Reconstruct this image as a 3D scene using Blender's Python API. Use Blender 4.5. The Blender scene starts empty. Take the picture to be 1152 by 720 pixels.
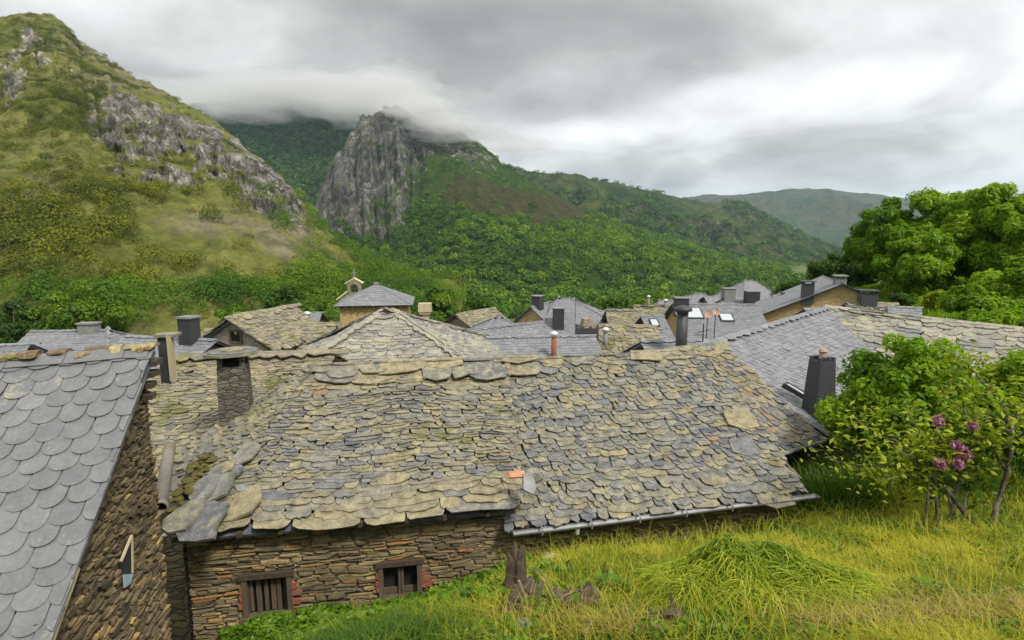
import bpy, math, random
import numpy as np
from mathutils import Vector, noise as mnoise

# ------------------------------------------------------------------ camera, sky, sun, exposure
scene = bpy.context.scene
COL = scene.collection
FPX, CX, CY = 640.0, 576.0, 360.0            # 20 mm lens on a 36 mm sensor, photograph 1152 x 720
TH = math.atan(95 / 640.0)                   # the camera looks a little down the slope
ST, CT = math.sin(TH), math.cos(TH)

cam_d = bpy.data.cameras.new('camera')
cam_d.lens = 20.0; cam_d.sensor_width = 36.0
cam_d.clip_start = 0.05; cam_d.clip_end = 20000
cam = bpy.data.objects.new('camera', cam_d); COL.objects.link(cam)
cam.location = (0, 0, 0); cam.rotation_euler = (math.pi / 2 - TH, 0, 0)
scene.camera = cam

SUN_EL, SUN_AZ = math.radians(52), math.radians(136)     # azimuth clockwise from +Y: from the right, a little behind the camera
world = bpy.data.worlds.new('World'); scene.world = world
world.use_nodes = True


def node(nt, kind, ins=None, **kw):
    n = nt.nodes.new(kind)
    for k, v in kw.items(): setattr(n, k, v)
    for k, v in (ins or {}).items():
        if isinstance(v, bpy.types.NodeSocket): nt.links.new(v, n.inputs[k])
        else: n.inputs[k].default_value = v
    return n


def math_n(nt, op, a, b=0.0, clamp=False):
    n = nt.nodes.new('ShaderNodeMath'); n.operation = op; n.use_clamp = clamp
    for i, v in enumerate((a, b)):
        if isinstance(v, bpy.types.NodeSocket): nt.links.new(v, n.inputs[i])
        else: n.inputs[i].default_value = v
    return n.outputs[0]


def mix_c(nt, f, a, b, mode='MIX'):
    n = nt.nodes.new('ShaderNodeMix'); n.data_type = 'RGBA'; n.blend_type = mode
    for i, v in ((0, f), (6, a), (7, b)):
        if isinstance(v, bpy.types.NodeSocket): nt.links.new(v, n.inputs[i])
        elif i == 0: n.inputs[0].default_value = v
        else: n.inputs[i].default_value = (v[0], v[1], v[2], 1)
    return n.outputs[2]


def ramp(nt, f, stops, interp='LINEAR'):
    n = nt.nodes.new('ShaderNodeValToRGB'); n.color_ramp.interpolation = interp
    while len(n.color_ramp.elements) < len(stops): n.color_ramp.elements.new(0.5)
    for e, (p, c) in zip(n.color_ramp.elements, stops):
        e.position = p
        e.color = (c, c, c, 1) if isinstance(c, (int, float)) else (c[0], c[1], c[2], 1)
    nt.links.new(f, n.inputs[0])
    return n.outputs[0]


def noise_n(nt, vec, scale, detail=4, rough=0.55, dist=0.0, out=0):
    n = node(nt, 'ShaderNodeTexNoise', {'Scale': scale, 'Detail': detail, 'Roughness': rough, 'Distortion': dist})
    if vec is not None: nt.links.new(vec, n.inputs['Vector'])
    return n.outputs[out]


def build_sky():
    nt = world.node_tree; nt.nodes.clear()
    sky = node(nt, 'ShaderNodeTexSky', sky_type='NISHITA', sun_disc=False)
    sky.sun_elevation = SUN_EL; sky.sun_rotation = SUN_AZ; sky.air_density = 1.0
    tc = nt.nodes.new('ShaderNodeTexCoord')
    d = tc.outputs['Generated']
    sep = node(nt, 'ShaderNodeSeparateXYZ', {0: d})
    x, y, z = sep.outputs
    # the cloud deck: a flat layer overhead, so its pattern flattens out towards the horizon
    zz = math_n(nt, 'ADD', math_n(nt, 'MAXIMUM', z, 0.0), 0.22)
    cmb = node(nt, 'ShaderNodeCombineXYZ', {0: math_n(nt, 'DIVIDE', x, zz), 1: math_n(nt, 'MULTIPLY', math_n(nt, 'DIVIDE', y, zz), 0.85), 2: 0.0})
    c = cmb.outputs[0]
    n1 = noise_n(nt, c, 0.75, 5, 0.52, 0.3)
    n2 = noise_n(nt, c, 1.7, 5, 0.5, 0.8)
    n3 = noise_n(nt, c, 6.0, 5, 0.55, 0.2)
    f = math_n(nt, 'ADD', math_n(nt, 'MULTIPLY', n1, 0.60), math_n(nt, 'ADD', math_n(nt, 'MULTIPLY', n2, 0.31), math_n(nt, 'MULTIPLY', n3, 0.09)))

    def spot(dx, dy, dz, sx, sy, amp):
        # thicker or thinner places in the deck, each by its direction
        a = math_n(nt, 'MULTIPLY', math_n(nt, 'SUBTRACT', x, dx), 1 / sx)
        b = math_n(nt, 'MULTIPLY', math_n(nt, 'SUBTRACT', z, dz), 1 / sy)
        r = math_n(nt, 'ADD', math_n(nt, 'MULTIPLY', a, a), math_n(nt, 'MULTIPLY', b, b))
        g = math_n(nt, 'POWER', 2.718, math_n(nt, 'MULTIPLY', r, -1.0))
        g = math_n(nt, 'MULTIPLY', g, math_n(nt, 'GREATER_THAN', y, 0.0))
        return math_n(nt, 'MULTIPLY', g, amp)
    f = math_n(nt, 'ADD', math_n(nt, 'MULTIPLY', math_n(nt, 'SUBTRACT', f, 0.5), 1.9), 0.52)
    for s in SKY_SPOTS:
        f = math_n(nt, 'ADD', f, spot(*s))
    cloud = ramp(nt, f, [(0.10, (0.31, 0.306, 0.294)), (0.34, (0.44, 0.436, 0.422)), (0.50, (0.62, 0.616, 0.598)), (0.64, (0.87, 0.865, 0.845)), (0.82, (1.15, 1.145, 1.12))])
    # the deck is thinner, and so brighter, overhead and behind the camera
    back = math_n(nt, 'ADD', math_n(nt, 'MULTIPLY', y, -0.5), math_n(nt, 'MULTIPLY', z, 1.25))
    back = node(nt, 'ShaderNodeMapRange', {0: back, 1: 0.05, 2: 0.95, 3: 1.0, 4: SKY_BACK}).outputs[0]
    cl = mix_c(nt, 1.0, cloud, node(nt, 'ShaderNodeCombineXYZ', {0: back, 1: back, 2: back}).outputs[0], 'MULTIPLY')
    cl = mix_c(nt, 1.0, cl, (SKY_GAIN, SKY_GAIN, SKY_GAIN), 'MULTIPLY')
    thin = node(nt, 'ShaderNodeMapRange', {0: f, 1: 0.55, 2: 0.75, 3: 1.0, 4: 0.93}).outputs[0]
    col = mix_c(nt, thin, sky.outputs[0], cl)
    bg = node(nt, 'ShaderNodeBackground', {0: col, 1: 0.1})
    out = nt.nodes.new('ShaderNodeOutputWorld')
    nt.links.new(bg.outputs[0], out.inputs[0])


SKY_GAIN, SKY_BACK = 6.6, 1.45
SKY_SPOTS = [  # dx, dz in the unit direction; widths; amount
    (0.02, 0, 0.31, 0.42, 0.085, -0.33), (-0.42, 0, 0.215, 0.25, 0.03, -0.10), (-0.50, 0, 0.40, 0.20, 0.11, 0.34), (0.55, 0, 0.50, 0.20, 0.05, 0.16), (0.30, 0, 0.38, 0.30, 0.04, 0.03), (0.02, 0, 0.21, 0.10, 0.03, -0.16),
    (0.62, 0, 0.21, 0.34, 0.12, 0.36), (0.14, 0, 0.17, 0.10, 0.03, 0.28), (0.10, 0, 0.20, 0.10, 0.025, -0.10),
    (-0.62, 0, 0.42, 0.16, 0.12, 0.12), (-0.28, 0, 0.30, 0.14, 0.04, 0.08), (0.42, 0, 0.26, 0.20, 0.03, -0.07)]
build_sky()

sun_d = bpy.data.lights.new('sun', 'SUN')
sun_d.energy = 2.4; sun_d.angle = math.radians(10); sun_d.color = (1.0, 0.95, 0.86)
sun = bpy.data.objects.new('sun', sun_d); COL.objects.link(sun)
sdir = Vector((math.sin(SUN_AZ) * math.cos(SUN_EL), math.cos(SUN_AZ) * math.cos(SUN_EL), math.sin(SUN_EL)))
sun.rotation_euler = sdir.to_track_quat('Z', 'Y').to_euler()

scene.view_settings.view_transform = 'Standard'
scene.view_settings.look = 'None'
scene.view_settings.gamma = 1.0
scene.view_settings.use_curve_mapping = False
scene.view_settings.exposure = 0.75
scene.render.engine = 'CYCLES'
cy = scene.cycles
cy.use_denoising = True
cy.max_bounces = 5; cy.diffuse_bounces = 3; cy.glossy_bounces = 2; cy.transmission_bounces = 3; cy.volume_bounces = 2
cy.caustics_reflective = False; cy.caustics_refractive = False
cy.use_adaptive_sampling = True; cy.adaptive_threshold = 0.015

# ------------------------------------------------------------------ helpers
RNG = random.Random(7)
NPR = np.random.default_rng(11)


def P(u, v, D):
    """The world point at depth D along the camera's axis seen at photo pixel (u, v)."""
    a, b = (u - CX) / FPX, (CY - v) / FPX
    return Vector((a * D, D * (CT + b * ST), D * (b * CT - ST)))


def depth(p): return p[1] * CT - p[2] * ST


def reach(A, d, u):
    """How far to go from A along horizontal direction d to come to pixel column u."""
    k = (u - CX) / FPX
    return (k * depth(A) - A.x) / (d.x - k * d.y * CT)


def vnoise(x, y, seed=0):
    x = np.asarray(x, float); y = np.asarray(y, float)
    xi, yi = np.floor(x), np.floor(y); xf, yf = x - xi, y - yi
    def h(a, b):
        s = np.sin(a * 127.1 + b * 311.7 + seed * 74.7) * 43758.5453
        return s - np.floor(s)
    u = xf * xf * (3 - 2 * xf); v = yf * yf * (3 - 2 * yf)
    return (h(xi, yi) * (1 - u) + h(xi + 1, yi) * u) * (1 - v) + (h(xi, yi + 1) * (1 - u) + h(xi + 1, yi + 1) * u) * v


def fbm(x, y, seed=0, octv=5, gain=0.5):
    s, a, t = 0.0, 1.0, 0.0
    for i in range(octv):
        s = s + a * (vnoise(x * 2 ** i, y * 2 ** i, seed + i * 3) - 0.5); t += a; a *= gain
    return s / t * 2


def empty(name, loc, label, cat, group=None):
    o = bpy.data.objects.new(name, None); COL.objects.link(o)
    o.location = loc; o['label'] = label; o['category'] = cat
    if group: o['group'] = group
    o.empty_display_size = 0.2
    return o


def tag(o, label, cat, group=None, kind=None):
    if label: o['label'] = label
    if cat: o['category'] = cat
    if group: o['group'] = group
    if kind: o['kind'] = kind
    return o


def base_of(parent):
    o, s = parent, Vector((0, 0, 0))
    while o is not None:
        s += o.location; o = o.parent
    return s


class MB:
    """Collects faces in world coordinates; build() links them as ONE mesh object under its parent."""
    def __init__(self): self.v, self.f, self.c, self.p = [], [], [], []

    def poly(self, pts, faces, col=(0.5, 0.5, 0.5)):
        n = len(self.v); self.p.append((n, len(self.f)))
        self.v.extend([tuple(p) for p in pts])
        self.c.extend([(col[0], col[1], col[2], 1.0)] * len(pts))
        self.f.extend([tuple(i + n for i in f) for f in faces])

    def prism(self, top, off, col=(0.5, 0.5, 0.5), bottom=True):
        """A polygon and the same polygon moved by off, closed by side walls."""
        k = len(top); off = Vector(off)
        pts = [Vector(p) for p in top]; pts = pts + [p + off for p in pts]
        fs = [tuple(range(k))] + [(i, i + k, (i + 1) % k + k, (i + 1) % k) for i in range(k)]
        if bottom: fs.append(tuple(range(2 * k - 1, k - 1, -1)))
        self.poly(pts, fs, col)

    def box(self, c, ex, ey, ez, col=(0.5, 0.5, 0.5)):
        """Centre and three half-edge vectors."""
        c, ex, ey, ez = Vector(c), Vector(ex), Vector(ey), Vector(ez)
        pts = [c + ex * a + ey * b + ez * g for a in (-1, 1) for b in (-1, 1) for g in (-1, 1)]
        self.poly(pts, [(0, 1, 3, 2), (4, 6, 7, 5), (0, 4, 5, 1), (2, 3, 7, 6), (0, 2, 6, 4), (1, 5, 7, 3)], col)

    def boxz(self, x, y, z0, z1, w, dp, rot=0.0, col=(0.5, 0.5, 0.5), taper=1.0):
        """An upright box of footprint w x dp, narrower at the top by taper."""
        d = Vector((math.cos(rot), math.sin(rot), 0)); e = Vector((-math.sin(rot), math.cos(rot), 0))
        pts = []
        for z, s in ((z0, 1.0), (z1, taper)):
            for a, b in ((-1, -1), (1, -1), (1, 1), (-1, 1)):
                pts.append(Vector((x, y, z)) + d * (a * w / 2 * s) + e * (b * dp / 2 * s))
        self.poly(pts, [(3, 2, 1, 0), (4, 5, 6, 7), (0, 1, 5, 4), (1, 2, 6, 5), (2, 3, 7, 6), (3, 0, 4, 7)], col)

    def tube(self, pts, radii, n=8, col=(0.5, 0.5, 0.5), cap=True):
        pts = [Vector(p) for p in pts]; V, F = [], []
        ref = Vector((0.3, 0.2, 1)).normalized()
        for i, p in enumerate(pts):
            t = (pts[min(i + 1, len(pts) - 1)] - pts[max(i - 1, 0)])
            t = t.normalized() if t.length > 1e-9 else Vector((0, 0, 1))
            a = t.cross(ref)
            if a.length < 0.05: a = t.cross(Vector((1, 0, 0)))
            a.normalize(); b = t.cross(a)
            for k in range(n):
                w = 2 * math.pi * k / n
                V.append(p + (a * math.cos(w) + b * math.sin(w)) * radii[i])
        for i in range(len(pts) - 1):
            for k in range(n):
                F.append((i * n + k, i * n + (k + 1) % n, (i + 1) * n + (k + 1) % n, (i + 1) * n + k))
        if cap:
            F.append(tuple(range(n - 1, -1, -1))); F.append(tuple(range((len(pts) - 1) * n, len(pts) * n)))
        self.poly(V, F, col)

    def build_each(self, name, mat, parent=None):
        """Each piece added so far as an object of its own."""
        out = []; P_ = self.p + [(len(self.v), len(self.f))]
        for (v0, f0), (v1, f1) in zip(P_[:-1], P_[1:]):
            m = MB(); m.poly(self.v[v0:v1], [tuple(i - v0 for i in f) for f in self.f[f0:f1]]); m.c = self.c[v0:v1]
            out.append(m.build(name, mat, parent))
        return out

    def build(self, name, mat, parent=None, smooth=False):
        me = bpy.data.meshes.new(name)
        b = base_of(parent)
        me.from_pydata([(p[0] - b.x, p[1] - b.y, p[2] - b.z) for p in self.v], [], self.f)
        at = me.attributes.new('tint', 'FLOAT_COLOR', 'POINT')
        at.data.foreach_set('color', np.array(self.c, dtype=np.float32).ravel())
        me.materials.append(mat)
        if smooth: me.polygons.foreach_set('use_smooth', [True] * len(me.polygons))
        o = bpy.data.objects.new(name, me); COL.objects.link(o)
        if parent is not None: o.parent = parent
        return o


def mesh_np(name, V, Fa, mat, parent=None, col=None, smooth=False):
    """A mesh from numpy arrays: V (n,3) in world coordinates, Fa (m,k) all faces of k corners, col (n,3)."""
    V = np.asarray(V, np.float64); Fa = np.asarray(Fa, np.int32); m, k = Fa.shape
    b = base_of(parent)
    V = V - np.array([b.x, b.y, b.z])
    me = bpy.data.meshes.new(name)
    me.vertices.add(len(V)); me.vertices.foreach_set('co', V.astype(np.float32).ravel())
    me.loops.add(m * k); me.loops.foreach_set('vertex_index', Fa.ravel())
    me.polygons.add(m); me.polygons.foreach_set('loop_start', np.arange(0, m * k, k, dtype=np.int32))
    if smooth: me.polygons.foreach_set('use_smooth', np.ones(m, dtype=bool))
    me.update(calc_edges=True)
    if col is not None:
        at = me.attributes.new('tint', 'FLOAT_COLOR', 'POINT')
        c4 = np.ones((len(V), 4), np.float32); c4[:, :col.shape[1]] = col
        at.data.foreach_set('color', c4.ravel())
    me.materials.append(mat)
    o = bpy.data.objects.new(name, me); COL.objects.link(o)
    if parent is not None: o.parent = parent
    return o


# ------------------------------------------------------------------ materials
def new_mat(name):
    m = bpy.data.materials.new(name); m.use_nodes = True
    nt = m.node_tree; nt.nodes.clear()
    out = nt.nodes.new('ShaderNodeOutputMaterial')
    b = nt.nodes.new('ShaderNodeBsdfPrincipled')
    nt.links.new(b.outputs[0], out.inputs[0])
    return m, nt, b


def tint(nt):
    a = node(nt, 'ShaderNodeAttribute', attribute_name='tint')
    s = node(nt, 'ShaderNodeSeparateColor', {0: a.outputs['Color']})
    return s.outputs[0], s.outputs[1], s.outputs[2]


def obj_co(nt): return nt.nodes.new('ShaderNodeNewGeometry').outputs['Position']


def bump(nt, h, b, strength=0.4, dist=0.01):
    n = node(nt, 'ShaderNodeBump', {'Strength': strength, 'Distance': dist, 'Height': h})
    nt.links.new(n.outputs[0], b.inputs['Normal'])


def mat_slate(name, stops, lich_col, lich_amt, scale=1.0, rough=0.6, mott=(0.7, 1.2), moss=0.0, spec=0.3, crust=0.45, grain=(0.66, 1.25)):
    """Slate and slab roofs: a colour per slab (tint R), lichen patches growing over it (amount per slab in tint G), mottling and grain."""
    m, nt, b = new_mat(name)
    r, g, bl = tint(nt); co = obj_co(nt)
    base = ramp(nt, r, stops)
    n_f = noise_n(nt, co, 38 * scale, 4, 0.65)
    n_m = noise_n(nt, co, 7 * scale, 5, 0.6)
    n_l = noise_n(nt, co, 1.3 * scale, 4, 0.55)
    base = mix_c(nt, 1.0, base, ramp(nt, n_m, [(0.28, mott[0]), (0.72, mott[1])]), 'MULTIPLY')
    base = mix_c(nt, 1.0, base, ramp(nt, n_f, [(0.3, grain[0]), (0.7, grain[1])]), 'MULTIPLY')
    la = math_n(nt, 'ADD', math_n(nt, 'MULTIPLY', n_m, 0.6), math_n(nt, 'MULTIPLY', n_f, 0.4))
    la = math_n(nt, 'ADD', la, math_n(nt, 'MULTIPLY', math_n(nt, 'SUBTRACT', n_l, 0.5), 0.45))
    la = math_n(nt, 'ADD', la, math_n(nt, 'MULTIPLY', math_n(nt, 'SUBTRACT', g, 0.5), 0.22))
    lf = node(nt, 'ShaderNodeMapRange', {0: la, 1: 0.62 - 0.25 * lich_amt, 2: 0.80 - 0.25 * lich_amt, 3: 0.0, 4: 0.85}).outputs[0]
    lc = mix_c(nt, ramp(nt, n_f, [(0.35, 0.0), (0.65, 1.0)]), lich_col, (lich_col[0] * 0.8 + 0.05, lich_col[1] * 0.85 + 0.05, lich_col[2] + 0.07))
    base = mix_c(nt, lf, base, lc)
    # pale crusty spots
    vor = node(nt, 'ShaderNodeTexVoronoi', {'Vector': co, 'Scale': 16 * scale})
    sp = node(nt, 'ShaderNodeMapRange', {0: vor.outputs[0], 1: 0.30, 2: 0.16, 3: 0.0, 4: crust}).outputs[0]
    sp = math_n(nt, 'MULTIPLY', sp, ramp(nt, n_l, [(0.5, 0.0), (0.62, 1.0)]))
    base = mix_c(nt, sp, base, (0.42, 0.42, 0.36))
    if moss:
        mf = math_n(nt, 'ADD', n_l, math_n(nt, 'MULTIPLY', n_f, 0.35))
        mf = node(nt, 'ShaderNodeMapRange', {0: mf, 1: 0.86 - 0.25 * moss, 2: 0.95 - 0.25 * moss, 3: 0.0, 4: 0.8}).outputs[0]
        base = mix_c(nt, mf, base, (0.10, 0.105, 0.03))
    nt.links.new(base, b.inputs['Base Color'])
    b.inputs['Roughness'].default_value = rough
    b.inputs['Specular IOR Level'].default_value = spec
    hh = math_n(nt, 'ADD', math_n(nt, 'MULTIPLY', n_m, 0.7), math_n(nt, 'MULTIPLY', n_f, 0.5))
    bump(nt, hh, b, 0.55, 0.012 / scale)
    return m


def mat_plain(name, col, rough=0.7, var=0.25, scale=8, metal=0.0, bumpk=0.2, stain=None, streak=None):
    """One material with cloudy variation, optional stain colour and stretched grain."""
    m, nt, b = new_mat(name); co = obj_co(nt)
    if streak:
        mp = node(nt, 'ShaderNodeMapping', {'Vector': co}); mp.inputs['Scale'].default_value = streak; co = mp.outputs[0]
    n1 = noise_n(nt, co, scale, 6, 0.65); n2 = noise_n(nt, co, scale * 0.25, 4, 0.55)
    base = mix_c(nt, 1.0, col, ramp(nt, n1, [(0.25, 1 - var), (0.75, 1 + var)]), 'MULTIPLY')
    if stain:
        base = mix_c(nt, ramp(nt, n2, [(0.48, 0.0), (0.62, 0.8)]), base, stain)
    nt.links.new(base, b.inputs['Base Color'])
    b.inputs['Roughness'].default_value = rough; b.inputs['Metallic'].default_value = metal
    if bumpk: bump(nt, n1, b, bumpk, 0.02)
    return m


def mat_stone(name, stops, dirt, scale=1.0, lich=(0.33, 0.27, 0.09), lamt=0.4, streak=None):
    """Wall stones: a colour per stone (tint R) with stains across the wall and grain in each stone."""
    m, nt, b = new_mat(name); r, g, bl = tint(nt); co = obj_co(nt)
    base = ramp(nt, r, stops)
    mp = node(nt, 'ShaderNodeMapping', {'Vector': co}); mp.inputs['Scale'].default_value = streak or (1, 1, 2.4)
    c2 = mp.outputs[0]
    n_f = noise_n(nt, c2, 26 * scale, 5, 0.7); n_m = noise_n(nt, c2, 6 * scale, 4, 0.6); n_l = noise_n(nt, co, 0.9 * scale, 4, 0.6)
    base = mix_c(nt, 1.0, base, ramp(nt, n_f, [(0.28, 0.35), (0.72, 1.55)]), 'MULTIPLY')
    base = mix_c(nt, math_n(nt, 'MULTIPLY', ramp(nt, n_l, [(0.45, 0.0), (0.65, 1.0)]), 0.65), base, dirt)
    lf = math_n(nt, 'MULTIPLY', ramp(nt, n_m, [(0.52, 0.0), (0.66, 1.0)]), lamt)
    base = mix_c(nt, lf, base, lich)
    nt.links.new(base, b.inputs['Base Color']); b.inputs['Roughness'].default_value = 0.85
    b.inputs['Specular IOR Level'].default_value = 0.2
    bump(nt, math_n(nt, 'ADD', n_f, n_m), b, 0.7, 0.012 / scale)
    return m


def mat_wall_far(name, c1, c2, mortar, scale=1.0):
    """Rubble masonry seen from some way off: thin courses of stones with joints."""
    m, nt, b = new_mat(name); co = obj_co(nt)
    mp = node(nt, 'ShaderNodeMapping', {'Vector': co}); mp.inputs['Scale'].default_value = (3.2 * scale, 3.2 * scale, 9 * scale)
    dn = noise_n(nt, co, 3.0, 3, 0.5, out=1)
    v = node(nt, 'ShaderNodeVectorMath', {0: mp.outputs[0], 1: dn}, operation='ADD').outputs[0]
    vo = node(nt, 'ShaderNodeTexVoronoi', {'Vector': v, 'Scale': 1.0})
    ve = node(nt, 'ShaderNodeTexVoronoi', {'Vector': v, 'Scale': 1.0}, feature='DISTANCE_TO_EDGE')
    sp = node(nt, 'ShaderNodeSeparateColor', {0: vo.outputs['Color']})
    base = mix_c(nt, sp.outputs[0], c1, c2)
    nf = noise_n(nt, co, 14 * scale, 4, 0.6)
    base = mix_c(nt, 1.0, base, ramp(nt, nf, [(0.3, 0.7), (0.7, 1.25)]), 'MULTIPLY')
    j = ramp(nt, ve.outputs['Distance'], [(0.02, 1.0), (0.10, 0.0)])
    base = mix_c(nt, j, base, mortar)
    nt.links.new(base, b.inputs['Base Color']); b.inputs['Roughness'].default_value = 0.9
    bump(nt, ramp(nt, ve.outputs['Distance'], [(0.0, 0.0), (0.14, 1.0)]), b, 0.6, 0.03)
    return m


def mat_leaf(name, dark, mid, light, trans=0.35, rough=0.5):
    m = bpy.data.materials.new(name); m.use_nodes = True
    nt = m.node_tree; nt.nodes.clear()
    r, g, bl = tint(nt)
    f = math_n(nt, 'ADD', math_n(nt, 'MULTIPLY', r, 0.55), math_n(nt, 'MULTIPLY', g, 0.45))
    c = ramp(nt, f, [(0.12, dark), (0.5, mid), (0.88, light)])
    pb = node(nt, 'ShaderNodeBsdfPrincipled', {'Base Color': c, 'Roughness': rough, 'Specular IOR Level': 0.25})
    tr = node(nt, 'ShaderNodeBsdfTranslucent', {0: mix_c(nt, 1.0, c, (1.15, 1.25, 0.6), 'MULTIPLY')})
    mx = node(nt, 'ShaderNodeMixShader', {0: trans, 1: pb.outputs[0], 2: tr.outputs[0]})
    out = nt.nodes.new('ShaderNodeOutputMaterial'); nt.links.new(mx.outputs[0], out.inputs[0])
    return m


M = {}
SL_OLD = [(0.0, (0.115, 0.120, 0.135)), (0.25, (0.165, 0.167, 0.168)), (0.45, (0.215, 0.207, 0.175)), (0.65, (0.250, 0.222, 0.150)), (0.86, (0.300, 0.258, 0.155)), (0.96, (0.215, 0.165, 0.105)), (1.0, (0.245, 0.165, 0.115))]
M['slab'] = mat_slate('old_stone_slab', SL_OLD, (0.36, 0.30, 0.12), 0.20, 1.0, moss=0.25, mott=(0.5, 1.3))
M['slab_small'] = mat_slate('old_stone_slate', [(0.0, (0.105, 0.110, 0.125)), (0.35, (0.165, 0.165, 0.165)), (0.6, (0.235, 0.215, 0.165)), (0.82, (0.265, 0.225, 0.14)), (1.0, (0.25, 0.18, 0.12))], (0.34, 0.28, 0.11), 0.18, 1.0, moss=0.3, mott=(0.5, 1.3))
M['slab_brown'] = mat_slate('mossy_stone_slate', [(0.0, (0.14, 0.14, 0.125)), (0.5, (0.21, 0.19, 0.14)), (1.0, (0.285, 0.24, 0.155))], (0.34, 0.30, 0.12), 0.4, 0.8, moss=0.5)
M['slab_pale'] = mat_slate('pale_stone_slate', [(0.0, (0.19, 0.19, 0.185)), (0.5, (0.28, 0.265, 0.225)), (1.0, (0.37, 0.335, 0.25))], (0.40, 0.36, 0.20), 0.3, 0.7, moss=0.1)
M['slate'] = mat_slate('grey_roofing_slate', [(0.0, (0.150, 0.156, 0.175)), (0.5, (0.190, 0.195, 0.212)), (1.0, (0.235, 0.238, 0.25))], (0.30, 0.29, 0.24), -0.10, 0.6, rough=0.5, mott=(0.85, 1.12))
M['slate_dark'] = mat_slate('dark_roofing_slate', [(0.0, (0.105, 0.112, 0.135)), (1.0, (0.165, 0.17, 0.19))], (0.26, 0.25, 0.20), -0.1, 0.6, rough=0.5, mott=(0.85, 1.12))
M['slate_scale'] = mat_slate('fish_scale_slate', [(0.0, (0.125, 0.127, 0.136)), (0.6, (0.168, 0.170, 0.178)), (1.0, (0.215, 0.213, 0.210))], (0.36, 0.34, 0.17), -0.06, 1.0, rough=0.42, mott=(0.80, 1.15), spec=0.45, crust=0.08, grain=(0.85, 1.1))
M['cap_lichen'] = mat_slate('lichened_mortar', [(0.0, (0.10, 0.065, 0.04)), (0.35, (0.27, 0.20, 0.10)), (0.8, (0.36, 0.31, 0.15)), (1.0, (0.36, 0.18, 0.08))], (0.40, 0.36, 0.10), 0.28, 2.2, moss=0.55, mott=(0.45, 1.35))
M['under'] = mat_plain('roof_underside', (0.05, 0.042, 0.035), 0.95, 0.3, 6)
M['wood'] = mat_plain('weathered_wood', (0.105, 0.075, 0.05), 0.85, 0.45, 14, streak=(1, 1, 0.15), bumpk=0.5)
M['wood_pale'] = mat_plain('pale_board', (0.40, 0.34, 0.21), 0.8, 0.25, 10, streak=(1, 1, 0.15))
M['wood_dark'] = mat_plain('dark_old_timber', (0.06, 0.04, 0.026), 0.9, 0.5, 16, streak=(1, 1, 0.2), bumpk=0.5)
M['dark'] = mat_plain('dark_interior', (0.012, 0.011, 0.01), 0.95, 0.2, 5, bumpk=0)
M['brick'] = mat_plain('red_brick', (0.29, 0.085, 0.045), 0.85, 0.5, 30, stain=(0.19, 0.12, 0.08), bumpk=0.7)
M['zinc'] = mat_plain('zinc_gutter', (0.27, 0.275, 0.28), 0.55, 0.3, 9, metal=0.3, stain=(0.15, 0.14, 0.12))
M['metal_light'] = mat_plain('light_metal', (0.62, 0.63, 0.62), 0.4, 0.12, 6, metal=0.4)
M['metal_dark'] = mat_plain('dark_sheet_metal', (0.035, 0.038, 0.042), 0.5, 0.3, 7)
M['chim_dark'] = mat_plain('dark_slate_cladding', (0.045, 0.048, 0.055), 0.55, 0.45, 9, streak=(1, 1, 4), bumpk=0.5)
M['chim_grey'] = mat_plain('grey_render', (0.20, 0.20, 0.19), 0.9, 0.3, 6)
M['terracotta'] = mat_plain('terracotta', (0.46, 0.22, 0.13), 0.8, 0.25, 9)
M['copper_pink'] = mat_plain('faded_salmon_metal', (0.42, 0.27, 0.19), 0.7, 0.15, 6)
M['cream'] = mat_plain('cream_render', (0.55, 0.48, 0.30), 0.85, 0.15, 5)
M['white'] = mat_plain('white_paint', (0.72, 0.72, 0.69), 0.6, 0.12, 8)
M['pane'] = mat_plain('bluish_glass_scrap', (0.33, 0.42, 0.50), 0.15, 0.25, 12)
M['skylight'] = mat_plain('skylight_glass', (0.46, 0.49, 0.52), 0.12, 0.05, 3, bumpk=0)
M['pipe'] = mat_plain('fibre_cement_pipe', (0.21, 0.185, 0.15), 0.8, 0.35, 8, stain=(0.16, 0.12, 0.08))
M['moss'] = mat_plain('moss', (0.085, 0.078, 0.018), 1.0, 0.5, 22, stain=(0.12, 0.085, 0.03), bumpk=0.9)
M['bark'] = mat_plain('bark', (0.10, 0.078, 0.055), 0.95, 0.5, 16, stain=(0.24, 0.24, 0.19), streak=(1, 1, 0.4), bumpk=0.8)
M['bark_lichen'] = mat_plain('lichened_bark', (0.075, 0.056, 0.040), 0.95, 0.5, 20, stain=(0.22, 0.21, 0.15), bumpk=0.8)
M['deadwood'] = mat_plain('rotting_wood', (0.075, 0.05, 0.035), 0.95, 0.55, 24, stain=(0.11, 0.085, 0.06), streak=(1, 1, 0.3), bumpk=0.9)
M['twig'] = mat_plain('dry_twig', (0.26, 0.19, 0.12), 0.9, 0.35, 18)
M['rock_white'] = mat_plain('pale_quartz', (0.42, 0.38, 0.33), 0.8, 0.25, 9, bumpk=0.6)
W1 = [(0.0, (0.085, 0.072, 0.058)), (0.3, (0.16, 0.13, 0.088)), (0.6, (0.25, 0.195, 0.11)), (0.85, (0.36, 0.27, 0.13)), (1.0, (0.33, 0.17, 0.07))]
M['wall'] = mat_stone('schist_wall', W1, (0.105, 0.08, 0.05), 1.0, lamt=0.35)
M['wall_painted_shade'] = mat_stone('painted_shade_wall', [(0.0, (0.010, 0.009, 0.008)), (1.0, (0.028, 0.024, 0.019))], (0.011, 0.010, 0.008), 1.0, lamt=0.05)  # deep shade of the gap painted into the stone colour
M['wall_dark'] = mat_stone('dark_schist_wall', [(0.0, (0.065, 0.054, 0.042)), (0.4, (0.145, 0.110, 0.070)), (0.8, (0.235, 0.170, 0.092)), (1.0, (0.42, 0.29, 0.11))], (0.07, 0.055, 0.036), 1.6, lamt=0.25)
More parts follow.
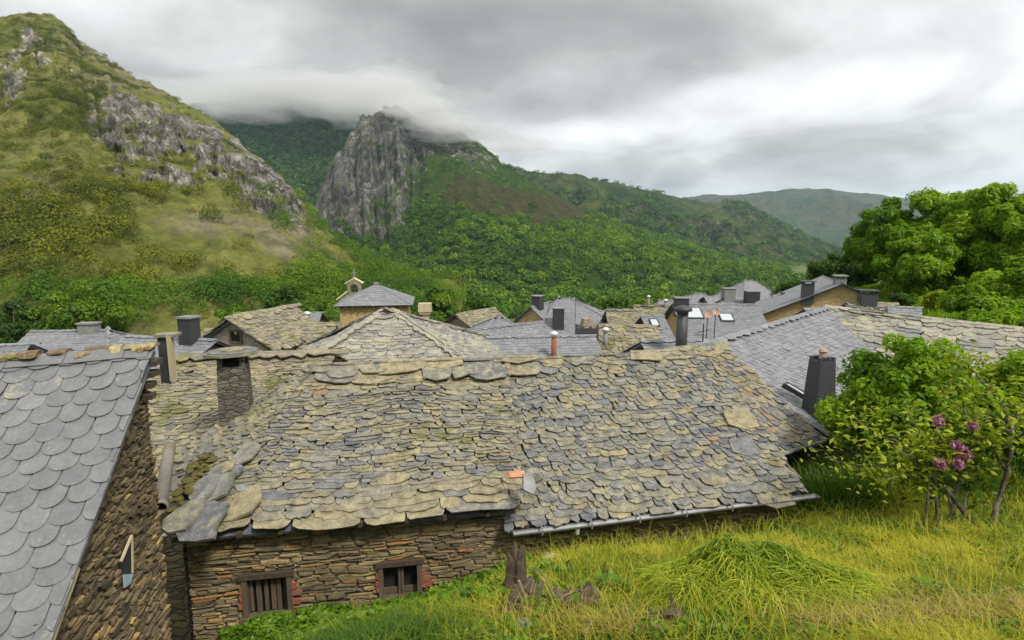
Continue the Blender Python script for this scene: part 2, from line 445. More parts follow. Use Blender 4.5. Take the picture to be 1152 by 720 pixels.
M['mortar'] = mat_plain('earth_mortar', (0.10, 0.075, 0.045), 1.0, 0.4, 12, bumpk=0.6)
M['wall_far'] = mat_wall_far('rubble_wall', (0.22, 0.18, 0.13), (0.36, 0.29, 0.18), (0.16, 0.13, 0.09))
M['wall_grey'] = mat_wall_far('grey_rubble', (0.085, 0.078, 0.065), (0.17, 0.15, 0.115), (0.06, 0.052, 0.04), 1.6)
M['wall_ochre'] = mat_wall_far('ochre_rubble_wall', (0.40, 0.28, 0.12), (0.50, 0.38, 0.19), (0.36, 0.27, 0.14))
M['wall_pale'] = mat_wall_far('pale_rubble_wall', (0.30, 0.27, 0.21), (0.42, 0.37, 0.27), (0.25, 0.21, 0.15))
M['leaf_bright'] = mat_leaf('bright_foliage', (0.028, 0.075, 0.005), (0.085, 0.175, 0.007), (0.21, 0.30, 0.012), 0.42)
M['leaf_spring'] = mat_leaf('spring_foliage', (0.060, 0.140, 0.005), (0.185, 0.325, 0.008), (0.37, 0.47, 0.018), 0.52)
M['leaf_dark'] = mat_leaf('dark_foliage', (0.018, 0.050, 0.005), (0.050, 0.112, 0.007), (0.13, 0.21, 0.013), 0.4)
M['leaf_yellow'] = mat_leaf('yellow_green_foliage', (0.08, 0.125, 0.008), (0.26, 0.33, 0.012), (0.48, 0.50, 0.035), 0.45)
M['leaf_olive'] = mat_leaf('olive_scrub', (0.026, 0.042, 0.004), (0.105, 0.130, 0.007), (0.27, 0.26, 0.014), 0.3, 0.7)
M['leaf_forest'] = mat_leaf('forest_foliage', (0.015, 0.048, 0.004), (0.072, 0.155, 0.006), (0.215, 0.31, 0.012), 0.32, 0.7)
M['leaf_grass'] = mat_leaf('grass_blades', (0.050, 0.115, 0.006), (0.190, 0.235, 0.012), (0.44, 0.40, 0.035), 0.35)
M['leaf_hay'] = mat_leaf('cut_grass', (0.06, 0.13, 0.008), (0.22, 0.30, 0.012), (0.46, 0.47, 0.04), 0.35)
M['leaf_straw'] = mat_leaf('dry_straw', (0.13, 0.085, 0.02), (0.29, 0.21, 0.05), (0.46, 0.37, 0.12), 0.15)
M['leaf_weed'] = mat_leaf('weed_leaves', (0.035, 0.09, 0.006), (0.10, 0.20, 0.010), (0.21, 0.30, 0.02))
M['petal'] = mat_leaf('purple_petals', (0.22, 0.06, 0.15), (0.44, 0.18, 0.32), (0.60, 0.34, 0.45))

# ------------------------------------------------------------------ ground: one sheet from the camera's hillside to the horizon
GP = np.array([(0, 0, -1.75), (0, -15, 5), (12, -10, 6), (-12, -10, 1), (4, 4.3, -3.25), (0, 4.8, -3.45), (-2.5, 5.2, -4.35), (-2.5, 6.4, -5.05), (-4.7, 7.4, -5.8), (-1.8, 7.6, -5.65), (-.4, 7.8, -5.25), (0.5, 8.0, -4.88), (2.3, 8.3, -4.95), (4.5, 8.75, -4.80), (4.4, 7.9, -4.42), (2.2, 7.5, -4.5),
               (7.3, 8.6, -4.45), (9.9, 10.4, -4.95), (6.5, 10.8, -5.1), (14, 8, -3.2), (5, 13, -6.6), (-5, 12, -7.6), (-12, 12, -8), (-14, 5, -6), (-6, 4.5, -6.6), (-4.9, 6.6, -7.6), (-5.4, 8.2, -8.0), (10, 20, -7.0),
               (0, 25, -10.5), (-18, 25, -11), (16, 24, -6.5), (22, 24, -4.0), (0, 45, -14), (18, 40, -8.5), (25.4, 35, -4.2), (27, 45, -4.7), (31, 38, -4.0), (36, 40, -3.4),
               (-25, 45, -15), (21, 23.5, -3.9), (30, 25, -2.0), (40, 30, -0.5), (50, 50, -3), (30, 50, -5), (0, 75, -21), (-45, 60, -19), (-40, 20, -12), (45, 75, -9), (60, 15, 9), (-45, -5, -4), (20, 60, -13)], float)


def _tps():
    n = len(GP); d = np.hypot(GP[:, None, 0] - GP[None, :, 0], GP[:, None, 1] - GP[None, :, 1])
    K = np.where(d > 0, d ** 2 * np.log(d + 1e-9), 0) + np.eye(n) * 0.6
    Q = np.c_[np.ones(n), GP[:, :2]]
    A = np.block([[K, Q], [Q.T, np.zeros((3, 3))]])
    return np.linalg.solve(A, np.r_[GP[:, 2], 0, 0, 0])


TPSW = _tps()


def ground_z(x, y):
    x = np.asarray(x, float); y = np.asarray(y, float)
    sh = x.shape; xf, yf = x.ravel(), y.ravel()
    xc, yc = np.clip(xf, -60, 65), np.clip(yf, -18, 85)
    d = np.hypot(xc[:, None] - GP[None, :, 0], yc[:, None] - GP[None, :, 1])
    z = (np.where(d > 0, d ** 2 * np.log(d + 1e-9), 0)) @ TPSW[:-3] + TPSW[-3] + TPSW[-2] * xc + TPSW[-1] * yc
    r = np.hypot(xf, yf)
    far = np.clip((r - 65) / 90, 0, 1); far = far * far * (3 - 2 * far)
    z = z * (1 - far) + (-46) * far
    return z.reshape(sh)


def gz(x, y): return float(ground_z(np.array([x]), np.array([y]))[0])


def mat_ground():
    m, nt, b = new_mat('meadow_soil'); co = obj_co(nt)
    n1 = noise_n(nt, co, 1.2, 5, 0.6); n2 = noise_n(nt, co, 14, 5, 0.65); n3 = noise_n(nt, co, 0.02, 5, 0.6)
    c = ramp(nt, n1, [(0.35, (0.085, 0.095, 0.012)), (0.5, (0.17, 0.155, 0.018)), (0.65, (0.13, 0.12, 0.025))])
    c = mix_c(nt, ramp(nt, n3, [(0.30, 0.25), (0.5, 0.9)]), c, (0.055, 0.10, 0.012))
    c = mix_c(nt, 1.0, c, ramp(nt, n2, [(0.3, 0.55), (0.7, 1.35)]), 'MULTIPLY')
    nt.links.new(c, b.inputs['Base Color']); b.inputs['Roughness'].default_value = 1.0
    bump(nt, n2, b, 0.8, 0.05)
    return m


def build_ground():
    r = np.r_[0.0, np.geomspace(0.6, 30, 110), np.geomspace(31, 160, 60), np.geomspace(180, 9000, 22)]
    a = np.linspace(0, 2 * np.pi, 241)[:-1]
    R, A = np.meshgrid(r, a, indexing='ij')
    X, Y = R * np.sin(A), R * np.cos(A)
    Z = ground_z(X, Y)
    near = np.clip(1 - R / 60, 0, 1)
    Z = Z + near * (0.10 * fbm(X * 0.6, Y * 0.6, 3) + 0.035 * fbm(X * 3, Y * 3, 5))
    V = np.stack([X, Y, Z], -1).reshape(-1, 3); n, k = len(r), len(a)
    i = np.arange(n - 1)[:, None] * k; j = np.arange(k)[None, :]; j2 = (j + 1) % k
    Fa = np.stack([i + j, i + k + j, i + k + j2, i + j2], -1).reshape(-1, 4)[:, ::-1]
    o = mesh_np('ground', V, Fa, mat_ground(), smooth=True)
    o['kind'] = 'structure'


build_ground()


# ------------------------------------------------------------------ mountains
def mat_hill(name, grass, grass2, rock, rock2, dry, s=1.0):
    m, nt, b = new_mat(name); r, g, bl = tint(nt); co = obj_co(nt)
    n1 = noise_n(nt, co, 0.02 * s, 6, 0.6); n2 = noise_n(nt, co, 0.11 * s, 7, 0.68); n4 = noise_n(nt, co, 0.5 * s, 5, 0.65)
    mp = node(nt, 'ShaderNodeMapping', {'Vector': co}); mp.inputs['Scale'].default_value = (0.13 * s, 0.13 * s, 0.022 * s)
    mp.inputs['Rotation'].default_value = (0.0, 0.12, 0.0)
    n3 = noise_n(nt, mp.outputs[0], 1.0, 7, 0.68, 0.7)
    c = mix_c(nt, ramp(nt, n1, [(0.38, 0), (0.62, 1)]), grass, grass2)
    c = mix_c(nt, ramp(nt, math_n(nt, 'ADD', bl, math_n(nt, 'MULTIPLY', math_n(nt, 'SUBTRACT', n2, 0.5), 1.1)), [(0.35, 0), (0.65, 1)]), c, dry)
    c = mix_c(nt, ramp(nt, math_n(nt, 'ADD', math_n(nt, 'MULTIPLY', n2, 0.6), math_n(nt, 'MULTIPLY', n4, 0.4)), [(0.46, 0), (0.58, 0.75)]), c, (grass[0] * 0.38, grass[1] * 0.42, grass[2] * 0.5))
    rc = mix_c(nt, ramp(nt, n3, [(0.36, 0), (0.62, 1)]), rock, rock2)
    rc = mix_c(nt, 1.0, rc, ramp(nt, n2, [(0.3, 0.5), (0.7, 1.35)]), 'MULTIPLY')
    rc = mix_c(nt, 1.0, rc, ramp(nt, n4, [(0.3, 0.7), (0.7, 1.25)]), 'MULTIPLY')
    rc = mix_c(nt, 1.0, rc, ramp(nt, noise_n(nt, co, 0.035 * s, 4, 0.6), [(0.36, 0.42), (0.62, 1.3)]), 'MULTIPLY')
    rf = math_n(nt, 'ADD', r, math_n(nt, 'MULTIPLY', math_n(nt, 'SUBTRACT', n2, 0.5), 2.2))
    rf = math_n(nt, 'ADD', rf, math_n(nt, 'MULTIPLY', math_n(nt, 'SUBTRACT', n3, 0.5), 0.9))
    c = mix_c(nt, ramp(nt, rf, [(0.42, 0), (0.56, 1)]), c, rc)
    c = mix_c(nt, 1.0, c, ramp(nt, n4, [(0.3, 0.55), (0.7, 1.45)]), 'MULTIPLY')
    nt.links.new(c, b.inputs['Base Color']); b.inputs['Roughness'].default_value = 1.0
    b.inputs['Specular IOR Level'].default_value = 0.1
    bump(nt, math_n(nt, 'ADD', math_n(nt, 'MULTIPLY', n3, 0.6), math_n(nt, 'ADD', n2, math_n(nt, 'MULTIPLY', n4, 0.4))), b, 1.0, 5.0 / s)
    return m


def blob(U, V_, cx, cy, sx, sy, rot=0.0):
    dx, dy = U - cx, V_ - cy
    c, s = math.cos(rot), math.sin(rot)
    a, b = (dx * c + dy * s) / sx, (-dx * s + dy * c) / sy
    return np.exp(-(a * a + b * b))


def hill(name, us, vtop, dtop, dbase, zbase, mat, masks, nu=260, nt_=150, power=1.1, amp=8.0, ridge_amp=1.0, cliff=None, seed=1, back=0.5, fscale=60.0, jag=None):
    """A mountain flank: its crest runs along directions us (photo columns) at heights vtop and distances dtop; it falls to zbase at dbase and again behind the crest."""
    u = np.linspace(us[0], us[-1], nu)
    vt = np.interp(u, us, vtop); Dt = np.interp(u, *dtop) if isinstance(dtop, tuple) else np.full(nu, float(dtop))
    ker = np.array([1, 2, 1.0]) / 4
    vt[1:-1] = np.convolve(vt, ker, 'valid'); vt = vt + (0 if jag is None else np.interp(u, *jag) * (fbm(u / 7.0, u * 0 + 3.3, 55, 4) + .6 * fbm(u / 22.0, u * 0 + 8.3, 56, 3))); Dt[1:-1] = np.convolve(Dt, ker, 'valid')
    Db = np.interp(u, *dbase) if isinstance(dbase, tuple) else np.full(nu, float(dbase))
    a = (u - CX) / FPX; bb = (CY - vt) / FPX
    top = np.stack([a * Dt, Dt * (CT + bb * ST), Dt * (bb * CT - ST)], -1)
    # the foot lies in the same direction seen from above, at depth Db
    k = (Db * (1.0) - 0 * zbase) / Dt
    foot = np.stack([top[:, 0] * k, top[:, 1] * k, np.full(nu, float(zbase))], -1)
    t = np.r_[np.linspace(0, 1, nt_), 1 + np.linspace(0, back, 14)[1:]]
    U, T = np.meshgrid(u, t, indexing='ij')
    tt = np.minimum(T, 1.0)
    pw = np.interp(u, *cliff)[:, None] if cliff is not None else np.full((nu, 1), power)
    H = foot[:, None, 2] + (top[:, None, 2] - foot[:, None, 2]) * tt ** pw
    H = H - np.maximum(T - 1, 0) * (top[:, None, 2] - foot[:, None, 2]) * 1.1
    X = foot[:, None, 0] + (top[:, None, 0] - foot[:, None, 0]) * T
    Y = foot[:, None, 1] + (top[:, None, 1] - foot[:, None, 1]) * T
    env = np.clip(4 * tt * (1 - tt), 0, 1) + ridge_amp * 0.12 * np.clip((T - 0.9) * 10, 0, 1)
    rid = 1 - np.abs(fbm(X / fscale, Y / fscale, seed, 5)) * 2
    H = H + env * amp * (0.7 * fbm(X / (fscale * 1.6), Y / (fscale * 1.6), seed + 20, 5) + 0.5 * (rid - 0.6) + 0.25 * fbm(X / (fscale * 0.18), Y / (fscale * 0.18), seed + 40, 4))
    # the pixel each point is seen at, for laying out what grows where
    Dd = np.maximum(Y * CT - H * ST, 1e-3)
    pu = CX + FPX * X / Dd; pv = CY - FPX * (Y * ST + H * CT) / Dd
    mk = masks(pu, pv, T, X, Y, H)
    if 'ribs' in mk:   # buttresses and gullies of bare rock
        q = mk['ribs']; w = fbm(U / 9.0 + 0.15 * T * 8, T * 2.5, seed + 60, 5, 0.6)
        q2 = fbm(U / 2.6, T * 7, seed + 80, 4, 0.6)
        sh = q * (w * mk.get('rib_amp', 10) + q2 * mk.get('rib_amp', 10) * 0.45)
        n = np.stack([np.zeros(nu), np.ones(nu)], -1)
        L = np.hypot(top[:, 0], top[:, 1]); X = X + sh * (top[:, 0] / L)[:, None]; Y = Y + sh * (top[:, 1] / L)[:, None]
    V = np.stack([X, Y, H], -1)
    col = np.stack([mk['rock'], mk['veg'], mk['dry']], -1)
    n, kk = V.shape[:2]
    i = np.arange(n - 1)[:, None] * kk; j = np.arange(kk - 1)[None, :]
    Fa = np.stack([i + j, i + kk + j, i + kk + j + 1, i + j + 1], -1).reshape(-1, 4)
    o = mesh_np(name, V.reshape(-1, 3), Fa, mat, col=col.reshape(-1, 3), smooth=True)
    o['kind'] = 'structure'
    return V, mk, pu, pv


def scatter(V, w, n, rng):
    """n random points of the grid surface V with weight w, by area."""
    e1 = V[1:, :-1] - V[:-1, :-1]; e2 = V[:-1, 1:] - V[:-1, :-1]
    ar = np.linalg.norm(np.cross(e1, e2), axis=-1) * w[:-1, :-1]
    p = ar.ravel() / ar.sum(); idx = rng.choice(len(p), n, p=p)
    i, j = np.unravel_index(idx, ar.shape); s, t = rng.random(n)[:, None], rng.random(n)[:, None]
    return V[i, j] + e1[i, j] * s + e2[i, j] * t, i, j


def leaf_quads(C, Nn, size, rng, elong=1.5):
    """One four-cornered leaf clump per centre C, facing Nn."""
    n = len(C)
    r = rng.normal(size=(n, 3)); t = np.cross(Nn, r); t /= np.linalg.norm(t, axis=1)[:, None] + 1e-9
    b = np.cross(Nn, t)
    s = np.asarray(size).reshape(-1, 1) * np.ones((n, 1))
    V = np.stack([C - t * s * elong / 2, C + b * s * 0.42 + Nn * s * 0.08, C + t * s * elong / 2 - Nn * s * 0.12, C - b * s * 0.42 + Nn * s * 0.08], 1)
    return V.reshape(-1, 3), np.arange(4 * n).reshape(n, 4)


def crowns(name, pts, rad, mat, rng, leaves=90, lsize=0.26, flat=0.8, tones=None, jit=0.3):
    """Crowns of many trees or bushes merged in one mesh: each a lumpy dome of leaf clumps."""
    n = len(pts); rad = np.asarray(rad).reshape(-1)
    Vs, Cs = [], []
    d = rng.normal(size=(n, leaves, 3)); d[..., 2] = np.abs(d[..., 2]) * 1.0 - 0.25
    d /= np.linalg.norm(d, axis=-1, keepdims=True)
    lump = np.ones((n, leaves))
    for q in range(5):
        ax = rng.normal(size=(n, 1, 3)); ax /= np.linalg.norm(ax, axis=-1, keepdims=True)
        lump += 0.42 * np.maximum((d * ax).sum(-1) - 0.45, 0)
    rr = rad[:, None] * (0.72 + 0.33 * rng.random((n, leaves))) * lump
    C = pts[:, None, :] + d * rr[..., None] * np.array([1, 1, flat]) + np.array([0, 0, 0.45]) * rad[:, None, None] * flat
    Nn = d * 0.95 + rng.normal(size=(n, leaves, 3)) * jit + np.array([0, 0, 0.30])
    Nn /= np.linalg.norm(Nn, axis=-1, keepdims=True)
    sz = np.repeat(rad, leaves) * lsize * (0.7 + 0.6 * rng.random(n * leaves))
    V, Fa = leaf_quads(C.reshape(-1, 3), Nn.reshape(-1, 3), sz, rng, 1.35)
    tone = tones if tones is not None else rng.random(n)
    col = np.zeros((n * leaves, 3)); col[:, 0] = .3 + .4 * rng.random(n * leaves); col[:, 1] = np.repeat(tone, leaves)
    o = mesh_np(name, V, Fa, mat, col=np.repeat(col, 4, 0))
    return o


def build_mountains():
    rng = np.random.default_rng(5)
    # the bare hill on the left
    m1 = mat_hill('scrub_hillside', (0.135, 0.155, 0.026), (0.25, 0.24, 0.072), (0.085, 0.078, 0.068), (0.39, 0.36, 0.315), (0.30, 0.255, 0.165), 1.6)

    def mk1(pu, pv, T, X, Y, H):
        nz = fbm(X / 22, Y / 22, 4, 5); nz2 = fbm(pu / 16, pv / 9, 9, 4)
        rock = 1.8 * blob(pu, pv, 150, 150, 50, 34, 0.35) + 1.4 * blob(pu, pv, 215, 158, 54, 26, 0.5) + 1.6 * blob(pu, pv, 275, 190, 54, 27, 0.75) + 1.5 * blob(pu, pv, 185, 200, 38, 12, 0.1) + 1.1 * blob(pu, pv, 318, 225, 32, 24, 0.9) + 1.3 * blob(pu, pv, 10, 92, 18, 24) + 0.85 * blob(pu, pv, 38, 55, 28, 30) + 0.35 * blob(pu, pv, 90, 80, 40, 24, 0.7)
        rock = rock * (0.92 + 1.25 * nz2 + 0.3 * nz) - 0.9 * blob(pu, pv, 190, 178, 50, 8, 0.15) - 0.18 + 0.3 * np.clip(nz - .15, 0, 1)
        dry = 0.35 * blob(pu, pv, 290, 285, 75, 24) - 0.55 * blob(pu, pv, 240, 288, 55, 18) - .4 * blob(pu, pv, 350, 270, 30, 10, .4) + 0.5 * blob(pu, pv, 230, 250, 90, 22) + 0.6 * blob(pu, pv, 20, 240, 45, 40) + 0.35 * blob(pu, pv, 330, 268, 30, 14) + 0.35 * blob(pu, pv, 130, 60, 90, 40, 0.6) + 0.25
        veg = 0.9 * blob(pu, pv, 70, 260, 130, 50) + 0.6 * blob(pu, pv, 60, 130, 60, 60) + 0.9 * blob(pu, pv, 60, 340, 170, 25) + 0.8 * blob(pu, pv, 330, 330, 160, 22) + 0.6 * blob(pu, pv, 190, 215, 60, 9) + 0.4 * blob(pu, pv, 55, 35, 40, 12) + 0.10 + 0.8 * blob(pu, pv, 430, 330, 60, 30)
        veg = veg * (1 - 0.95 * np.clip(1.3 * blob(pu, pv, 265, 268, 85, 30) + blob(pu, pv, 345, 268, 45, 20, 0.4), 0, 1)) * (1 - 0.9 * np.clip(rock, 0, 1))
        veg = np.clip(veg + 0.9 * nz * (veg > 0.12), 0, 1) * np.clip(1.02 - T, 0, 1) ** 0.15
        ribs = np.clip(rock * 1.2, 0, 1) * np.clip(4 * T * (1.02 - T), 0, 1)
        return {'rock': np.clip(rock, 0, 1), 'veg': veg, 'dry': np.clip(dry + nz * 0.6, 0, 1), 'ribs': ribs, 'rib_amp': 17}
    V, mk, pu, pv = hill('hillside', [-420, -100, 0, 35, 62, 90, 140, 200, 240, 270, 300, 330, 350, 380, 420, 470, 520], [40, 20, 19, 11, 19, 45, 80, 112, 135, 160, 183, 214, 244, 272, 292, 316, 335],
                         ([-420, 40, 200, 350, 520], [430, 400, 330, 250, 190]), 78, -19, m1, mk1, 420, 240, 1.05, 13, 1.0, seed=3, fscale=55, jag=([-420, 520], [4, 4]))
    vis = (pu > -60) & (pu < 520) & (pv > 0)
    pts, i, j = scatter(V, (mk['veg'] ** 1.3 + .03) * vis, 3900, rng)
    dist = np.hypot(pts[:, 0], pts[:, 1]); low = pv[i, j] > 322
    rad = np.where(low, rng.uniform(1.0, 2.6, len(pts)), rng.uniform(0.9, 2.4, len(pts)) * np.where(pv[i, j] > 215, 1.25, 0.75))
    gr = low | (rng.random(len(pts)) < np.clip((pu[i, j] - 250) / 120, 0, 0.9))
    tones = np.clip(0.5 + 0.55 * fbm(pts[:, 0] / 18, pts[:, 1] / 18, 31, 3) + rng.normal(0, 0.22, len(pts)) - .3 * (pv[i, j] < 200), 0, 1)
    o = crowns('hillside_scrub', pts[~gr], rad[~gr], M['leaf_olive'], rng, 190, 0.15, 0.85, tones[~gr])
    tag(o, 'olive green scrub bushes scattered over the bare left hillside', 'scrub', kind='stuff')
    o = crowns('hillside_thicket', pts[gr], rad[gr] * 1.15, M['leaf_forest'], rng, 300, 0.115, 0.9, tones[gr])
    tag(o, 'fresh green thicket of trees along the foot of the left hillside', 'thicket', kind='stuff')

    # the crag with the wooded flank running off to the right
    m2 = mat_hill('crag_and_flank', (0.035, 0.070, 0.010), (0.058, 0.092, 0.014), (0.036, 0.037, 0.036), (0.205, 0.192, 0.17), (0.066, 0.058, 0.022), 1.0)

    def mk2(pu, pv, T, X, Y, H):
        nz = fbm(X / 45, Y / 45, 14, 5)
        inr = (1 / (1 + np.exp(-(492 - pu - np.clip(pv - 175, 0, 200) * 0.55) / 5))) * (1 / (1 + np.exp(-(282 - pv - np.abs(pu - 440) * 0.25) / 6)))
        rock = inr * (0.66 - 0.30 * blob(pu, pv, 440, 150, 50, 26, 0.3) + 0.25 * nz + 0.2 * blob(pu, pv, 400, 220, 45, 50) + 0.35 * nz) + 0.30 * blob(pu, pv, 445, 145, 45, 22, 0.4) + 0.2 * blob(pu, pv, 455, 248, 18, 14) + 0.62 * blob(pu, pv, 525, 170, 52, 18, 0.6) - 0.25 * blob(pu, pv, 470, 200, 14, 30)
        dry = 1.15 * blob(pu, pv, 570, 228, 90, 17, 0.12) + 1.0 * blob(pu, pv, 630, 240, 36, 16) + 0.55 * blob(pu, pv, 530, 205, 50, 20, 0.4) - 0.1
        veg = np.clip(0.25 + 1.0 / (1 + np.exp(-(pv - 246 + 30 * nz - (pu - 650) * 0.02) / 7)) + 0.4 * blob(pu, pv, 480, 240, 40, 30), 0, 1.2) * (1 - np.clip(inr * 1.1, 0, 1)) * (1 - 0.93 * np.clip(dry, 0, 1))
        veg = np.maximum(veg, 0.10 * inr * (nz > 0.05))
        return {'rock': np.clip(rock, 0, 1), 'veg': np.clip(veg, 0, 1), 'dry': np.clip(dry, 0, 1), 'ribs': inr * np.clip(6 * (1.0 - T), 0, 1), 'rib_amp': 38}
    V, mk, pu, pv = hill('mountain', [230, 300, 335, 346, 354, 360, 374, 388, 398, 408, 424, 440, 452, 460, 490, 520, 545, 570, 600, 650, 720, 800, 870, 920, 960, 1100], [345, 310, 275, 250, 236, 214, 182, 160, 141, 129, 121, 118, 121, 127, 139, 150, 165, 188, 207, 232, 260, 286, 301, 314, 326, 348],
                         ([230, 440, 600, 1100], [640, 760, 820, 900]), ([230, 440, 1100], [300, 300, 330]), -46, m2, mk2, 560, 230, 1.0, 20, 1.2,
                         cliff=([230, 340, 360, 470, 520, 700, 1100], [1.2, 1.9, 2.3, 2.1, 1.35, 1.0, 1.0]), seed=8, fscale=110, jag=([230, 345, 360, 450, 560, 640, 1100], [0, 0, 9, 7, 4, 2, 2]))
    vis = (pu > 250) & (pu < 1010)
    pts, i, j = scatter(V, mk['veg'] * vis, 8600, rng)
    dist = np.hypot(pts[:, 0], pts[:, 1])
    rad = rng.uniform(3.0, 5.6, len(pts)) * np.where(pv[i, j] < 230, 0.55, 1.0)
    tones = np.clip(0.5 + 0.6 * fbm(pts[:, 0] / 60, pts[:, 1] / 60, 33, 4) + rng.normal(0, 0.30, len(pts)), 0, 1)
    o = crowns('mountain_forest', pts, rad, M['leaf_forest'], rng, 64, 0.34, 0.9, tones)
    tag(o, 'green broadleaf forest covering the flank below the crag', 'forest', kind='stuff')

    # the ridge behind it
    m3 = mat_hill('far_ridge', (0.030, 0.052, 0.014), (0.095, 0.115, 0.022), (0.10, 0.10, 0.09), (0.18, 0.17, 0.15), (0.10, 0.09, 0.035), 0.5)

    def mk3(pu, pv, T, X, Y, H):
        nz = fbm(X / 120, Y / 120, 24, 5)
        return {'rock': np.clip(0.1 + nz * 0.4, 0, 0.3), 'veg': np.clip(0.30 + nz * 1.1 + 0.5 * blob(pu, pv, 720, 250, 60, 18, 0.4), 0, 1), 'dry': np.clip(0.35 + nz, 0, 1)}
    V, mk, pu, pv = hill('ridge', [380, 470, 560, 600, 640, 700, 735, 770, 800, 832, 870, 910, 945, 1000, 1150], [205, 190, 186, 193, 197, 208, 216, 223, 228, 225, 247, 267, 281, 300, 345], 1500, 820, -60, m3, mk3, 300, 120, 0.9, 120, 0.4, seed=17, fscale=230)
    pts, i, j = scatter(V, mk['veg'] * ((pu > 560) & (pu < 1000)), 4200, rng)
    o = crowns('ridge_forest', pts, rng.uniform(4.5, 8.5, len(pts)), M['leaf_dark'], rng, 30, 0.5, 0.8)
    tag(o, 'dark woodland in patches on the second ridge', 'forest', kind='stuff')

    def mk4(pu, pv, T, X, Y, H):
        nz = fbm(X / 300, Y / 300, 34, 5)
        return {'rock': np.clip(nz * 0.4, 0, 0.3), 'veg': np.clip(0.5 + nz, 0, 1), 'dry': np.clip(0.5 + nz, 0, 1)}
    m4 = mat_hill('farthest_ridge', (0.05, 0.085, 0.03), (0.10, 0.12, 0.05), (0.10, 0.10, 0.09), (0.18, 0.17, 0.15), (0.11, 0.10, 0.05), 0.25)
    hill('far_ridge', [620, 700, 760, 790, 830, 880, 905, 930, 960, 1000, 1060, 1150, 1300], [262, 246, 227, 220, 219, 215, 213, 213, 217, 223, 231, 238, 262], 3600, 1900, -70, m4, mk4, 200, 90, 0.9, 190, 0.3, seed=27, fscale=700)

    # the wooded slope behind, its top in the cloud
    m5 = mat_hill('dark_wooded_slope', (0.028, 0.055, 0.014), (0.04, 0.068, 0.017), (0.10, 0.10, 0.09), (0.18, 0.17, 0.15), (0.06, 0.07, 0.03), 0.6)

    def mk5(pu, pv, T, X, Y, H):
        nz = fbm(X / 150, Y / 150, 44, 5)
        return {'rock': np.clip(nz * 0.3, 0, 0.2), 'veg': np.clip(0.8 + nz, 0, 1), 'dry': np.clip(0.2 + nz * 0.7, 0, 1)}
    V, mk, pu, pv = hill('wooded_slope', [130, 200, 270, 330, 390, 430, 480], [128, 118, 112, 112, 116, 125, 160], 1350, 800, -60, m5, mk5, 150, 110, 0.85, 40, 0.5, seed=37, fscale=220)
    pts, i, j = scatter(V, mk['veg'] * ((pu > 255) & (pu < 400) & (pv > 100)), 3600, rng)
    o = crowns('slope_forest', pts, rng.uniform(4.5, 8.5, len(pts)), M['leaf_dark'], rng, 30, 0.5, 0.9)
    tag(o, 'dark forest on the slope behind the crag', 'forest', kind='stuff')


build_mountains()


def vol_mat(name, col, dens, aniso=0.2):
    m = bpy.data.materials.new(name); m.use_nodes = True
    nt = m.node_tree; nt.nodes.clear()
    v = node(nt, 'ShaderNodeVolumePrincipled', {'Color': (col[0], col[1], col[2], 1), 'Density': dens, 'Anisotropy': aniso})
    out = nt.nodes.new('ShaderNodeOutputMaterial'); nt.links.new(v.outputs[0], out.inputs['Volume'])
    return m


def build_haze():
    mb = MB(); X, T, B = 9300.0, 520.0, -75.0
    mb.box((0, 0, (T + B) / 2), (X, 0, 0), (0, X, 0), (0, 0, (T - B) / 2))
    o = mb.build('haze', vol_mat('valley_air', (0.56, 0.76, 1.0), HAZE))
    o['kind'] = 'stuff'


HAZE = 0.00008
build_haze()


def build_low_cloud():
    # cloud lying on the wooded slope and on the right shoulder of the crag: thin lens-shaped cloud volumes
    mt = vol_mat('slope_cloud', (0.97, 0.97, 0.97), 0.0042, 0.35)
    rg = random.Random(2)
    pl = [(rg.uniform(215, 450), rg.gauss(112, 11), rg.uniform(1080, 1280), rg.uniform(70, 190), rg.uniform(60, 120), rg.uniform(18, 44)) for i in range(22)]
    pl += [(rg.uniform(440, 580), 0, rg.uniform(700, 800), rg.uniform(22, 60), rg.uniform(22, 50), rg.uniform(6, 15)) for i in range(14)]
    mt2 = vol_mat('summit_cloud', (0.97, 0.97, 0.97), 0.014, 0.35)
    for (u, v, D, rx, ry, rz) in pl:
        mat_ = mt2 if v == 0 else mt
        if v == 0: v = 104 + (u - 440) * .33 + rg.gauss(10, 8)
        c = P(u, v, D); K, R = 36, 18; V = []; F = []
        for i in range(R + 1):
            ph = -math.pi / 2 + math.pi * i / R
            for k in range(K):
                w = 2 * math.pi * k / K; n = Vector((math.cos(w) * math.cos(ph), math.sin(w) * math.cos(ph), math.sin(ph)))
                q = 1 + .45 * mnoise.noise(n * 1.9 + Vector((u, v, 0))) + .2 * mnoise.noise(n * 4.3 + Vector((u, v, 0)))
                V.append(c + Vector((n.x * rx * q, n.y * ry * q, n.z * rz * q)))
        for i in range(R):
            for k in range(K): F.append((i * K + k, i * K + (k + 1) % K, (i + 1) * K + (k + 1) % K, (i + 1) * K + k))
        mb = MB(); mb.poly(V, F); o = mb.build('low_cloud', mat_, None, True)
        tag(o, 'soft grey cloud hiding the top of the crag' if mat_ is mt2 else 'soft grey cloud lying on the dark wooded slope left of the crag', 'low_cloud', 'banks of low cloud', 'stuff')


build_low_cloud()


# ------------------------------------------------------------------ slate roofs, slab by slab
def clip_poly(pts, a, b, c):
    """Keep the side a*x + b*y <= c of a 2-D polygon."""
    out = []; n = len(pts)
    for i in range(n):
        p, q = pts[i], pts[(i + 1) % n]
        dp, dq = a * p[0] + b * p[1] - c, a * q[0] + b * q[1] - c
        if dp <= 0: out.append(p)
        if (dp < 0 < dq) or (dq < 0 < dp):
            t = dp / (dp - dq); out.append((p[0] + (q[0] - p[0]) * t, p[1] + (q[1] - p[1]) * t))
    return out


